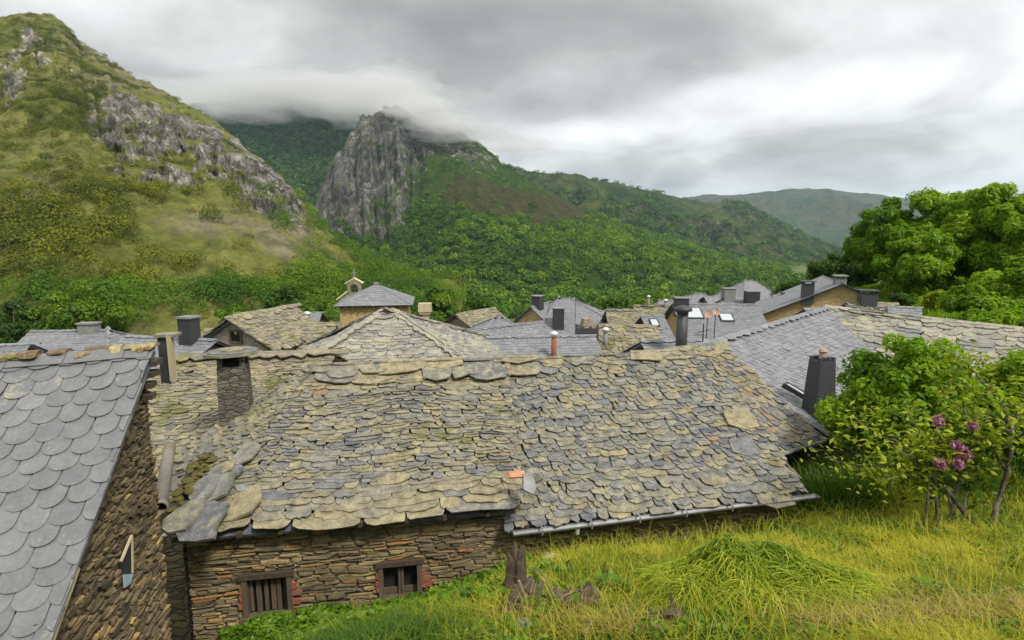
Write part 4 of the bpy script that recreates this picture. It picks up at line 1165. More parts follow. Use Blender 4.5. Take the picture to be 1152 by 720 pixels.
    mb.prism([c - d * .13 + f_ * .07, c - d * .13 - f_ * .05, c + d * .12 - f_ * .06, c + d * .12 + f_ * .06], n_ * -0.03, (.5, .2, .5)); mb.build('patch_tile', M['terracotta'], root)['label'] = 'reddish patch tile'
    # front wall with its two windows
    ov = 0.22
    W0 = S(0.12, ov, 0); Wlen = sE - 0.25
    h1 = (lambda u0, v0, u1, v1: None)
    def wall_s(u, v):   # where the sight line through photo pixel (u, v) meets the front wall
        r = P(u, v, 1.0); o = W0; k = (o.dot(nf)) / r.dot(nf); p = r * k
        return (p - Vector((W0.x, W0.y, 0))).dot(d), p.z
    holes = []
    for (u0, v0, u1, v1) in ((277, 650, 324, 687), (430, 636, 470, 667)):
        a, zt = wall_s(u0, v0); b, zb_ = wall_s(u1, v1); b2, _ = wall_s(u1, v0)
        holes.append((a, max(b, b2), zb_, zt))
    mb = MB()
    ztop = lambda s: (zE - 0.03 if s < sM - 0.15 else zE2 - 0.02) + 0.42 * ov * 0.5
    stone_wall(mb, W0, d, Wlen, -6.8, ztop, nf, rg, ch=(0.026, 0.085), cw=(0.10, 0.46), holes=[(a - .05, b + .05, c - .05, e + .06) for a, b, c, e in holes], tone=0.58, tvar=0.5, pro=0.04)
    # left end wall, round the corner, coloured near black for the gap's shade
    cw_ = (G1 - E0); cw_.z = 0; lw = cw_.length; cw_.normalize(); nl = Vector((-cw_.y, cw_.x, 0))
    me_ = MB(); stone_wall(me_, W0 + nf * 0.0, cw_, lw - .4, -8.4, lambda s: zE - 0.1 + 0.10 * s, nl, rg, tone=0.35, tvar=0.5); me_.build('end_wall', M['wall_painted_shade'], root)['label'] = 'end wall with painted shade in the narrow gap'
    # right end wall
    stone_wall(mb, W0 + d * Wlen, nb, 2 * aR - .6, -6.4, lambda s: zE2 - 0.05 + min(s + ov, 2 * aR - s - ov) * 0.46, d, rg, ch=(.06, .13), cw=(.2, .5), tone=0.45)
    mb.build('wall', M['wall'], root)
    # the core of the wall behind the stones, left open at the windows
    mb = MB(); cuts = sorted(holes); s0 = 0.0; zt_, zb_ = zE - 0.02, -7.6; th = 0.22
    def core(a, b, z0, z1): mb.box(W0 + d * ((a + b) / 2) - nf * (th / 2 + 0.012) + Vector((0, 0, (z0 + z1) / 2)), d * ((b - a) / 2), nf * th / 2, Vector((0, 0, (z1 - z0) / 2)))
    for a, b, c, e in cuts:
        core(s0, a - .05, zb_, zt_); core(a - .05, b + .05, zb_, c - .05); core(a - .05, b + .05, e + .05, zt_); s0 = b + .05
    core(s0, sM, zb_, zt_); core(sM, Wlen, zb_, zE2 - 0.06)
    mb.box(W0 + cw_ * lw / 2 - nl * 0.12 + Vector((0, 0, -5.4)), cw_ * (lw / 2 - .15), nl * 0.1, Vector((0, 0, 1.2)))
    mb.box(W0 + cw_ * lw / 2 - nl * 0.12 + Vector((0, 0, -7.6)), cw_ * (lw / 2 - .15), nl * 0.1, Vector((0, 0, .98)))
    mb.box(W0 + d * (Wlen - .14) + nb * (aR - .1) + Vector((0, 0, -5.5)), nb * (aR - .4), d * 0.1, Vector((0, 0, 1.0)))
    mb.build('wall_core', M['mortar'], root)
    # red brick packing beside the windows
    for a, b, c, e in holes:
        mb = MB(); hgt = e - c
        for side, n_c in ((-1, 3), (1, 3)):
            sx = a - .05 if side < 0 else b + .05
            for k in range(n_c):
                w = rg.uniform(.035, .10) if side < 0 else rg.uniform(.07, .20)
                zc = c + hgt * (.30 + .2 * k) + rg.uniform(-.01, .01)
                mb.box(W0 + d * (sx + side * w / 2) + nf * 0.045 + Vector((0, 0, zc)), d * w / 2, nf * 0.012 + d * rg.uniform(-.004, .004), Vector((rg.uniform(-.01, .01), 0, hgt * rg.uniform(.06, .09))), (.5, .5, .5))
        mb.build_each('brick', M['brick'], root)
    up = Vector((0, 0, 1))
    for i, (a, b, c, e) in enumerate(holes):
        m, w, hh = (a + b) / 2, b - a, e - c; cz = (c + e) / 2
        def at(s, z, y): return W0 + d * s + nf * y + Vector((0, 0, z))
        fr = MB()
        fr.box(at(a - .025, cz, .0), d * .035, nf * .06, up * (hh / 2 + .0)); fr.box(at(b + .025, cz, .0), d * .038, nf * .062, up * (hh / 2 + .0))
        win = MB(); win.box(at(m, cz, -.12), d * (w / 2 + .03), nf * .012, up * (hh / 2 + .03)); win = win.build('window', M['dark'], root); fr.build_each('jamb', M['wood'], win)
        l_ = MB(); l_.box(at(m, e + .035, .012), d * (w / 2 + .10), nf * .065, up * .038); l_.build('lintel', M['wood_dark'], win)
        l_ = MB(); l_.box(at(m - .01, c - .035, .02), d * (w / 2 + .10), nf * .08, up * .032); l_.build('sill', M['wood'], win)
        l_ = MB()
        if i == 0:
            x = a + .02
            while x < b - .05:
                ww = rg.uniform(.05, .085); l_.box(at(x + ww / 2, cz - rg.uniform(0, .03), -.055 + rg.uniform(-.012, .012)), d * (ww / 2 - .006), nf * .009, up * (hh / 2 - rg.uniform(.0, .06))); x += ww + rg.choice((.004, .012, .03))
            l_.build_each('slat', M['wood'], win)
        else:
            for x in (m - .018, m + .03): l_.box(at(x, cz, -.03), d * .018, nf * .018, up * hh / 2)
            l_.build_each('mullion', M['wood'], win); l_ = MB(); l_.box(at(m, c + .06, -.06), d * w / 2, nf * .01, up * .05); l_.build('bottom_board', M['wood'], win)
    # rafters' ends in the shade of the eave
    mb = MB(); s = 0.3
    while s < sE - .2:
        z = (zE if s < sM else zE2) - 0.10; mb.box(S(s, ov - .10, z + .02), d * .035, nf * .13, up * .035); s += rg.uniform(.5, .7)
    mb.build_each('rafter_end', M['wood_dark'], root)
    # zinc gutter of the right part
    g = MB(); pts = [S(sM - 0.05, -0.10, zE2 - 0.10), S(sE + 0.22, -0.10, zE2 + 0.085)]
    K = 9; V = []; F = []; r = .062
    for p in pts:
        for q in (r, r - .006):
            for k in range(K):
                w = math.pi + math.pi * k / (K - 1); V.append(p + nf * (-math.cos(w)) * q + up * math.sin(w) * q)
    for k in range(K - 1):
        F.append((k, k + 1, 2 * K + k + 1, 2 * K + k)); F.append((K + k + 1, K + k, 3 * K + k, 3 * K + k + 1))
    F += [(0, 2 * K, 3 * K, K), (K - 1, 2 * K - 1, 4 * K - 1, 3 * K - 1)]
    F += [tuple([k for k in range(K)]), tuple([2 * K + k for k in range(K - 1, -1, -1)])]
    g.poly(V, F); go = g.build('gutter', M['zinc'], root)
    s = sM + .4
    while s < sE: b_ = MB(); p = S(s, -.06, zE2 - 0.075 + .185 * (s - sM) / 5.2); b_.box(p + up * .01, d * .012, nf * .09, up * .006); b_.box(p + nf * .106 - up * .04, d * .012, nf * .004, up * .045); b_.build('bracket', M['zinc'], go); s += .8
    b_ = MB(); p = S(sM + .98, -.10, zE2 - .145); b_.tube([p + up * .05, p - up * .07], [.04, .032], 10); b_.build('outlet', M['metal_light'], go)
    return S


BARN = build_barn()


# ------------------------------------------------------------------ the house on the left, close to the camera
def build_left_house():
    rot = math.radians(12); d = Vector((math.cos(rot), math.sin(rot), 0)); nf = Vector((math.sin(rot), -math.cos(rot), 0)); up = Vector((0, 0, 1))
    A = P(172, 391, 6.3); pitch = 0.745; Wf = 3.9; L = 5.2
    dz = 0.06 * L
    RL = A - d * L - up * dz; FR = A + nf * Wf - up * Wf * pitch; FL = RL + nf * Wf - up * Wf * pitch
    root = empty('slate_house', (A.x - 2.2, A.y - 2, -6.5), 'house with a roof of large grey fish-scale slates and a dark rubble gable wall', 'house')
    rg = random.Random(4)
    mb = MB()
    slates(mb, [FL, FR, A, RL], expo=0.182, width=0.248, thick=0.013, rough=0.32, shape='scale', rng=rg, sag=0.03, lich=0.42, tone=0.55, tvar=0.24, over=0.03, seedn=2)
    mb.build('roof', M['slate_scale'], root)
    # plain top course under the ridge and the lichened mortar ridge
    nn = (nf * pitch + up).normalized(); dn = (nf - up * pitch).normalized(); dd = (A - RL).normalized()
    mb = MB(); s = 0.0; LL = (A - RL).length
    while s < LL:
        w = rg.uniform(.5, .8); o = RL + dd * s + nn * .052
        w2 = min(w, LL - s)
        mb.prism([o + dd * .004, o + dd * .004 + dn * (.16 + rg.uniform(-.01, .02)), o + dd * (w2 - .004) + dn * (.17 + rg.uniform(-.01, .02)), o + dd * (w2 - .004)], nn * -.011, (rg.uniform(.3, .7), .4, .5)); s += w
    mb.build('top_course', M['slate_scale'], root)
    mb = MB(); s = -.02
    while s < LL:
        l = rg.uniform(.07, .22); j = lambda k: rg.uniform(-k, k)
        c = RL + dd * (s + l / 2) + up * (.045 + j(.026)) + nf * j(.03)
        hh = rg.uniform(.025, .065); ww = rg.uniform(.07, .12)
        pts = []
        for q, sc in ((-1, .86), (-.5, 1.0), (.5, 1.0), (1, .86)):
            for k in range(7):
                w = math.pi * k / 6; pts.append(c + dd * q * l * .56 + (nf * math.cos(w) * ww + up * (math.sin(w) * hh * 1.25 - .045)) * sc * rg.uniform(.75, 1.2))
        fs = [(a * 7 + k, a * 7 + k + 1, a * 7 + k + 8, a * 7 + k + 7) for a in range(3) for k in range(6)] + [tuple(range(6, -1, -1)), tuple(range(21, 28))]
        mb.poly(pts, fs, (rg.uniform(.1, 1), rg.uniform(.4, 1), rg.random())); s += l * rg.uniform(.45, .8)
    mb.build('ridge_cap', M['cap_lichen'], root)['label'] = 'mortar ridge crusted with yellow lichen'
    # gable wall
    inset = 0.10
    G0 = A - d * inset
    ztop = lambda s: A.z - 0.06 - s * pitch - .03
    mb = MB()
    stone_wall(mb, Vector((G0.x, G0.y, 0)), nf, Wf - .25, -7.2, ztop, d, rg, ch=(.022, .075), cw=(.05, .22), tone=.44, tvar=.5, pro=.035)
    mb.build('wall', M['wall_dark'], root)
    mb = MB(); c0 = G0 - d * .012; c0.z = 0
    top = [c0 + up * (A.z - .16), c0 + nf * (Wf - .28) + up * (A.z - .16 - (Wf - .28) * pitch), c0 + nf * (Wf - .28) - up * 7.4, c0 - up * 7.4]
    mb.prism(top, -d * .4, (.5, .5, .5)); mb.build('wall_core', M['mortar'], root)
    mb = MB(); b0 = G0 - d * .42 - nf * .004; b0.z = 0
    bt = [b0 + up * (A.z - .40), b0 - up * 7.3, b0 - d * 4.7 - up * 7.3, b0 - d * 4.7 + up * (A.z - .40 - dz)]
    mb.prism(bt, nf * .3, (.5, .5, .5)); mb.build('back_wall', M['wall_far'], root)
    mb = MB(); fl = Vector((FR.x, FR.y, 0)) - nf * .30 - d * .53; 
    mb.prism([fl + up * (FR.z - .03), fl - up * 7.3, fl - d * 4.5 - up * 7.3, fl - d * 4.5 + up * (FR.z - .03 - dz)], -nf * .3, (.5, .5, .5)); mb.build('front_wall', M['wall_far'], root)
    # stacked purlin ends and slabs under the ridge at the gable
    mb = MB()
    for k in range(4):
        w = .24 - .035 * k; mb.box(A - d * .02 + nf * (.02 + .05 * k) - up * (.16 + .115 * k), d * (.055 + rg.uniform(-.02, .03)), nf * w * .5, up * .028, (.2, .2, .2))
    mb.build_each('purlin_end', M['wood_dark'], root)
    # a board along the verge, showing at the lower end
    mb = MB(); a = A + nf * 1.9 - up * 1.9 * pitch; b = A + nf * 3.85 - up * 3.85 * pitch
    mb.box((a + b) / 2 - up * .055 + d * .005, (b - a) / 2, d * .012, nn * .035); mb.build('verge_board', M['wood_pale'], root)
    # slit window with a crooked frame and a scrap of glass
    def on_wall(u, v):
        r = P(u, v, 1.0); k = G0.dot(d) / r.dot(d); return r * k
    w = on_wall(137, 622)
    fr = MB()
    pa, pb, pc, pe = on_wall(131, 632), on_wall(143, 603), on_wall(143.5, 645), on_wall(134.5, 648)
    def bar(mb_, p, q, r): mb_.box((p + q) / 2 + d * .04, (q - p) / 2, d * .014, nf.cross(d).normalized() * r if abs((q - p).normalized().z) < .8 else nf * r)
    bar(fr, pa, pb, .007); bar(fr, pb, pc, .006)
    h = MB(); h.prism([p + d * .038 for p in (pa, pe, pc, pb)], -d * .03, (.5, .5, .5)); win = h.build('window', M['dark'], root); fr.build_each('frame', M['wood_pale'], win)
    g = MB(); q = [on_wall(*t) + d * .05 for t in ((133, 647), (134, 662), (141, 657), (144, 646))]; g.prism(q, -d * .012, (.5, .5, .5)); g.build('pane', M['pane'], win)
    # dark flue boxed with a pale board, standing at the back of the ridge
    c = P(188, 400, 6.75)
    mb = MB(); mb.boxz(c.x - .02, c.y, c.z - .32, c.z + .22, .10, .12, rot); ch = mb.build('flue_pipe', M['metal_dark'], root); ch['label'] = 'square dark flue boxed with a pale board'
    mb = MB(); q = P(193, 400, 6.72); mb.boxz(q.x, q.y, q.z - .30, q.z + .25, .05, .10, rot); mb.build('board', M['wood_pale'], ch)
    mb = MB(); q = P(189, 378, 6.73); mb.boxz(q.x, q.y, q.z - .0, q.z + .03, .24, .2, rot); mb.build('cap', M['slab'], ch)


build_left_house()


# ------------------------------------------------------------------ the pipe and the moss in the gap
def build_gap():
    rg = random.Random(12)
    a, b = P(180, 572, 7.75), P(191, 503, 9.6)
    ax = (b - a).normalized(); s1 = ax.cross(Vector((0, 0, 1))).normalized(); s2 = s1.cross(ax)
    mb = MB(); K = 18; V = []; F = []
    prof = [(0.0, .082), (0.0, .100), (.10, .100), (.102, .092), (.98, .092), (1.0, .092), (1.0, .076), (0.0, .076)]
    L = (b - a).length
    for t, r in prof:
        t_ = t * L if t not in (.10, .102) else t
        for k in range(K):
            w = 2 * math.pi * k / K; V.append(a + ax * t_ + (s1 * math.cos(w) + s2 * math.sin(w)) * r)
    n = len(prof)
    for i in range(n - 1):
        for k in range(K): F.append((i * K + k, i * K + (k + 1) % K, (i + 1) * K + (k + 1) % K, (i + 1) * K + k))
    mb.poly(V, F); o = mb.build('drain_pipe', M['pipe'], None, True)
    tag(o, 'weathered round cement pipe with a collar lying in the gap beside the dark gable wall', 'pipe')
    mb = MB()
    for i in range(170):
        t = rg.random(); c = P(194 + 42 * t + rg.uniform(-10, 10), 582 - 60 * t + rg.uniform(-12, 16), 8.4 + 1.2 * t) + Vector((0, 0, rg.uniform(-.02, .05)))
        r = rg.uniform(.03, .11); V = []; F = []
        for q in range(4):
            ph = q / 3 * math.pi / 2
            for k in range(8):
                w = 2 * math.pi * k / 8; V.append(c + Vector((math.cos(w) * math.cos(ph) * r, math.sin(w) * math.cos(ph) * r, math.sin(ph) * r * .45)) * rg.uniform(.7, 1.3))
        for q in range(3):
            for k in range(8): F.append((q * 8 + k, q * 8 + (k + 1) % 8, q * 8 + 8 + (k + 1) % 8, q * 8 + 8 + k))
        mb.poly(V, F)
    o = mb.build('moss', M['moss'], None, True); tag(o, 'cushions of brown green moss filling the valley of the old roof', 'moss', kind='stuff')


build_gap()


# ------------------------------------------------------------------ the village
R_ = math.radians


def hp(label, u1, v1, D, u2, rot, wf, wb, pitch, style='slate', **kw):
    """A house whose ridge starts where the photo shows (u1, v1), at depth D, and runs at angle rot until it is seen at column u2."""
    A = P(u1, v1, D); r = R_(rot); d = Vector((math.cos(r), math.sin(r), 0))
    L = kw.pop('L', None) or reach(A, d, u2)
    return house(label, A, r, L, wf, wb, pitch, style, **kw)


def on_roof(fr, u, v, back=False):
    """Where the sight line through photo pixel (u, v) meets the front (or back) slope."""
    n = (fr.nf * (-1 if back else 1) * fr.pitch + Vector((0, 0, 1)))
    r = P(u, v, 1.0); k = fr.A.dot(n) / r.dot(n)
    return r * k


def sa(fr, p): q = p - fr.A; return q.dot(fr.d), q.dot(fr.nf)


def build_village():
    # old barn with the tall chimney, left of the long barn
    f = hp('old barn with sagging stone-slab roof and tall square chimney, behind the fish-scale roof', 196, 402, 14.4, 372, 8, 4.6, 3.2, 0.29, 'brown', seed=31, expo=.115, width=.30, thick=.018, tone=.66, over=.35, rough=.9, wave=.04, wall='wall_far')
    p = on_roof(f, 268, 462); p = p * (10.9 / depth(p)) if depth(p) > 11.2 else p
    base = P(267, 470, 11.0)
    st = chimney(f, base, .56, .52, 1.05, 'chim_grey', 'none', R_(14), .86, 'tall square stone chimney with slab roof on piers')
    st.data.materials[0] = M['wall_grey']
    mb = MB(); top = base + Vector((0, 0, 1.05)); d = Vector((math.cos(R_(14)), math.sin(R_(14)), 0)); e = Vector((-d.y, d.x, 0))
    for a in (-1, 1):
        for b in (-1, 1): c = top + d * a * .19 + e * b * .17; mb.boxz(c.x, c.y, top.z, top.z + .24, .09, .10, R_(14), (.4, .4, .4))
    mb.build_each('pier', M['wall_grey'], st)
    mb = MB(); rg = random.Random(3)
    for k, (w, z) in enumerate(((.92, .22), (.80, .245), (.42, .275))):
        pts = [top + d * math.cos(t) * w * .55 * rg.uniform(.85, 1.1) + e * math.sin(t) * w * .5 * rg.uniform(.85, 1.1) + Vector((0, 0, z + .04)) for t in [2 * math.pi * i / 9 + .3 for i in range(9)]]
        mb.prism(pts, (0, 0, -.045), (rg.uniform(.2, .9), .7, .5))
    mb.build('cap', M['slab'], st)
    mb = MB(); mb.boxz(top.x, top.y, top.z, top.z + .235, .34, .30, R_(14)); mb.build('opening', M['dark'], st)
    # the roof with the pointed top behind the long barn
    h = hp('hipped house with a steep pointed roof of pale stone slabs just behind the long barn', 430, 352, 19.0, 445, 4, 4.0, 3.4, 0.50, 'pale', hip=(3.4, 4.0), seed=37, tone=.42, cap=True, expo=.16, width=.42, thick=.02)
    # left background
    hp('dark slate shed at the very left edge behind the fish-scale roof', -30, 390, 21, 34, 18, 2.5, 2, .4, 'slate_dark' if False else 'slate', seed=41, tone=.1)
    b = hp('long grey slate house behind the ridge of the fish-scale roof', 36, 373, 24, 121, 6, 4.2, 4, .42, 'slate', hip=(0, 2.0), seed=43, tone=.55)
    c = b(2.9, -.2); chimney(b, b(b_l(b) * .78, .1), .7, .4, .35, 'chim_grey', 'flat')
    c = hp('large grey slate house with a square black chimney near its top', 143, 378, 20.5, 243, -14, 5.0, 4, .46, 'slate', seed=47, tone=.5)
    q = on_roof(c, 214, 385); chimney(c, q, .5, .45, .85, 'metal_dark', 'flat', label='square black sheet-clad chimney')
    d_ = hp('small brown slab-roofed gable house with a stump of timber on its peak', 257, 359, 23, 0, 78, 2.0, 2.0, .62, 'brown', L=4.5, seed=53, wall='wall_pale', wins=(('l', 0.1, -.75, .5, .4),))
    q = d_(0.3, .1); mb = MB(); mb.boxz(q.x, q.y, q.z - .6, q.z + .2, .16, .16, .3); mb.build('post', M['wood_pale'], d_.root)
    e = hp('grey slate house with a round black flue beyond the chimney of the old barn', 280, 362, 29, 353, 2, 3.6, 3, .38, 'slate', seed=59, tone=.6)
    flue(e, on_roof(e, 346, 365), .13, .45)
    hp('small stone-slab roofed shed left of the church tower', 343, 366, 26, 376, 10, 2.6, 2, .5, 'brown', seed=61)
    # roofs right of the church
    k = hp('brown slab-roofed gable house right of the church tower', 513, 354, 42, 0, 55, 2.0, 2.2, .55, 'brown', L=4.5, seed=67, wall='wall_far')
    k2 = hp('small grey slate house with a black chimney below the brown gable', 520, 372, 25, 0, 35, 1.7, 2.2, .62, 'slate', L=4.2, seed=71, tone=.45)
    q = P(529, 402, 24); st = chimney(k2, q, .42, .40, .75, 'metal_dark', 'flat', R_(10), label='black boxed chimney with a small cowl')
    m_ = hp('grey slate hipped house in the middle of the village', 556, 358, 40, 566, 12, 4.5, 4, .5, 'slate', hip=(3.2, 3.5), seed=73, tone=.6)
    n_ = hp('steep grey slate house with a chimney at its ridge', 597, 345, 43, 0, 62, 3.0, 3.6, .85, 'slate', L=6, seed=79, tone=.55, wall='wall_ochre')
    chimney(n_, n_(1.0, .1), .8, .7, .8, 'metal_dark', 'flat')
    o = hp('grey slate house with a tall black chimney on its slope', 628, 336, 45, 643, 5, 5.2, 4, .55, 'slate', hip=(3.0, 5.0), seed=83, tone=.6)
    chimney(o, on_roof(o, 628, 368), .75, .7, 1.4, 'metal_dark', 'flat'); aerial(o, on_roof(o, 647, 366), 2.0)
    p_ = hp('big grey slate roof with a slim brick flue in front of the village', 548, 380, 21.5, 668, 6, 4.2, 3, .42, 'slate', seed=89, tone=.55, hip=(0, 0))
    flue(p_, on_roof(p_, 623, 403) , .10, .78, 'brick', 'metal_light', label='slim round brick flue with a silver cowl')
    q_ = hp('mossy brown slab roof with a ruined black chimney stack', 652, 366, 26, 738, -8, 4.2, 3, .36, 'brown', seed=97, wall='wall_far')
    qq = on_roof(q_, 660, 384); st = chimney(q_, qq, 1.0, .7, .62, 'chim_dark', 'teeth', label='broad ruined black chimney with a broken top'); mb = MB(); mb.boxz(qq.x, qq.y, qq.z + .62, qq.z + 1.0, .55, .5, .2, taper=.7); mb.build('cap', M['wall_far'], st)
    flue(q_, on_roof(q_, 681, 388), .10, .55, 'chim_grey', 'metal_light')
    lt = hp('low grey slate lean-to with a tall dark flue right behind the long barn', 722, 385, 16.2, 800, 8, 2.2, 1.6, .4, 'slate', seed=163, tone=.45)
    q = P(766, 398, 15.6); st = flue(lt, q, .15, 1.12, 'chim_dark', 'chim_dark', label='tall dark round chimney flue')
    q = P(790, 396, 15.4); mb = MB(); mb.tube([(q.x, q.y, q.z - .3), (q.x, q.y, q.z + .78)], [.022, .018], 6); mb.tube([(q.x - .14, q.y, q.z + .55), (q.x + .16, q.y, q.z + .6)], [.012, .012], 5); mb.build('aerial', M['metal_dark'], lt.root)
    hp('grey slate roof with a low ridge beside the mossy brown roof', 690, 371, 30, 745, 5, 3, 2.5, .45, 'slate', seed=167, tone=.4)
    hp('dark grey slate house half hidden behind the brown gable', 575, 366, 33, 612, -6, 3.4, 3, .55, 'slate', seed=173, tone=.35)
    hp('grey slate roof just left of the bell gable', 300, 352, 48, 362, 4, 3, 3, .5, 'slate', seed=179, tone=.6)
    hp('brown slab roof of a low house behind the black chimney', 232, 372, 27, 290, -4, 2.6, 2.4, .4, 'brown', seed=181)
    a1 = hp('grey slate house between the tall black chimney and the brown roofs', 664, 350, 46, 704, 6, 3.6, 3, .5, 'slate', seed=191, tone=.7)
    hp('small pale slate house above the roof windows', 742, 338, 54, 776, 3, 3.6, 3, .5, 'slate', seed=193, hip=(1.5, 1.5), tone=.8)
    a3 = hp('grey slate house at the right end of the village row beside the ochre gable', 862, 343, 41, 893, -8, 3.2, 3, .5, 'slate', seed=197, tone=.6)
    chimney(a3, a3(1.2, .3), .6, .5, .9, 'chim_dark', 'slab'); aerial(a1, a1(1.5, .2), 1.6); aerial(w_ if 'w_' in locals() else a3, a3(.3, .1), 1.4)
    # dark boarded verge along that roof
    mb = MB(); a, b2 = q_.FL, q_.A; mb.box((a + b2) / 2 - Vector((0, 0, .25)) - q_.d * .06, (b2 - a) / 2, q_.d * .03, Vector((0, 0, .22))); mb.build('verge_board', M['metal_dark'], q_.root)
    r_ = hp('low brown slab-roofed house in the middle of the roofs', 683, 349, 40, 722, -3, 3.5, 3, .42, 'brown', seed=101)
    r2 = hp('pale brown slab-roofed house with two short flues', 714, 344, 46, 762, -2, 4.5, 4, .40, 'brown', seed=103, tone=.7)
    flue(r2, r2(1.0, .5), .1, .9, 'chim_grey'); flue(r2, r2(2.4, .3), .12, .5, 'chim_grey')
    s_ = hp('small grey slate lean-to with one roof window', 722, 356, 33, 746, 4, 2.6, 2, .5, 'slate', seed=107)
    skylight(s_, *sa(s_, on_roof(s_, 736, 364)), .5, .7)
    t = hp('wide grey slate house with two bright roof windows', 757, 342, 36, 850, -4, 5.6, 4, .42, 'slate', seed=109, tone=.5, wall='wall_ochre')
    skylight(t, *sa(t, on_roof(t, 779, 353)), 1.15, 1.3); skylight(t, *sa(t, on_roof(t, 817, 358)), .8, .9)
    chimney(t, on_roof(t, 766, 348), .8, .7, .7, 'metal_dark', 'flat')
    q = on_roof(t, 789, 372)
    for (u, v, D, h_) in ((796, 354, 30, 1.9), (805, 351, 32, 1.3)):
        w = P(u, v, D); zr = w.z - h_; dish(t, Vector((w.x, w.y, zr)), h_, .21)
    u_ = hp('small grey slate house with a pointed roof at the far edge of the village', 783, 330, 52, 790, 6, 4.0, 3, .5, 'slate', hip=(3, 3), seed=113, tone=.7)
    v_ = hp('tall pale slate house with a steep hipped roof above the others', 838, 316, 58, 0, 20, 3.4, 3.0, .80, 'slate', L=1.2, hip=(3.2, 3.0), seed=127, tone=.85, wall='wall_pale')
    w_ = hp('broad grey slate house with two dark chimneys', 812, 337, 47, 868, 0, 4.2, 4, .48, 'slate', hip=(1, 2.0), seed=131, tone=.65)
    chimney(w_, on_roof(w_, 819, 337), .9, .8, .9, 'chim_grey', 'flat'); chimney(w_, on_roof(w_, 845, 346), 1.0, .8, 1.3, 'metal_dark', 'flat')
    w2 = hp('pale slate roof beside the chimney with a skylight', 792, 334, 50, 838, 4, 4.5, 4, .4, 'slate', seed=137, tone=.8)
    x_ = hp('house with an ochre stone gable and grey slate roof below the trees', 946, 322, 33, 0, 62, 4.2, 2.6, .42, 'slate', L=6.5, seed=139, tone=.6, wall='wall_ochre', wins=(('l', 1.2, -1.6, .8, .5),)) if False else None
    A = P(948, 319, 34); x_ = house('house with an ochre stone gable and grey slate roof below the trees', A, R_(70), 7.0, 2.6, 4.3, .48, 'slate', seed=139, tone=.6, wall='wall_ochre')
    chimney(x_, on_roof(x_, 908, 333, True), .75, .65, .75, 'chim_dark', 'slab'); chimney(x_, x_(.9, 0), .8, .6, .25, 'chim_grey', 'slab')
    y_ = hp('low dark slate shed in front of the ochre gable', 905, 348, 27.5, 929, 12, 1.8, 1.5, .6, 'slate', seed=149, tone=.05)
    z_ = hp('stone-roofed outhouse with a small chimney beside the meadow', 953, 342, 28, 1003, -10, 2.0, 2, .5, 'stone', seed=151)
    chimney(z_, on_roof(z_, 975, 343), .7, .6, .55, 'chim_dark', 'slab')
    z2 = hp('little grey slate lean-to at the edge of the meadow', 1000, 345, 27, 1035, -30, 1.6, 1.4, .5, 'slate', seed=153, tone=.7)


def b_l(fr): return (fr.B - fr.A).length


build_village()


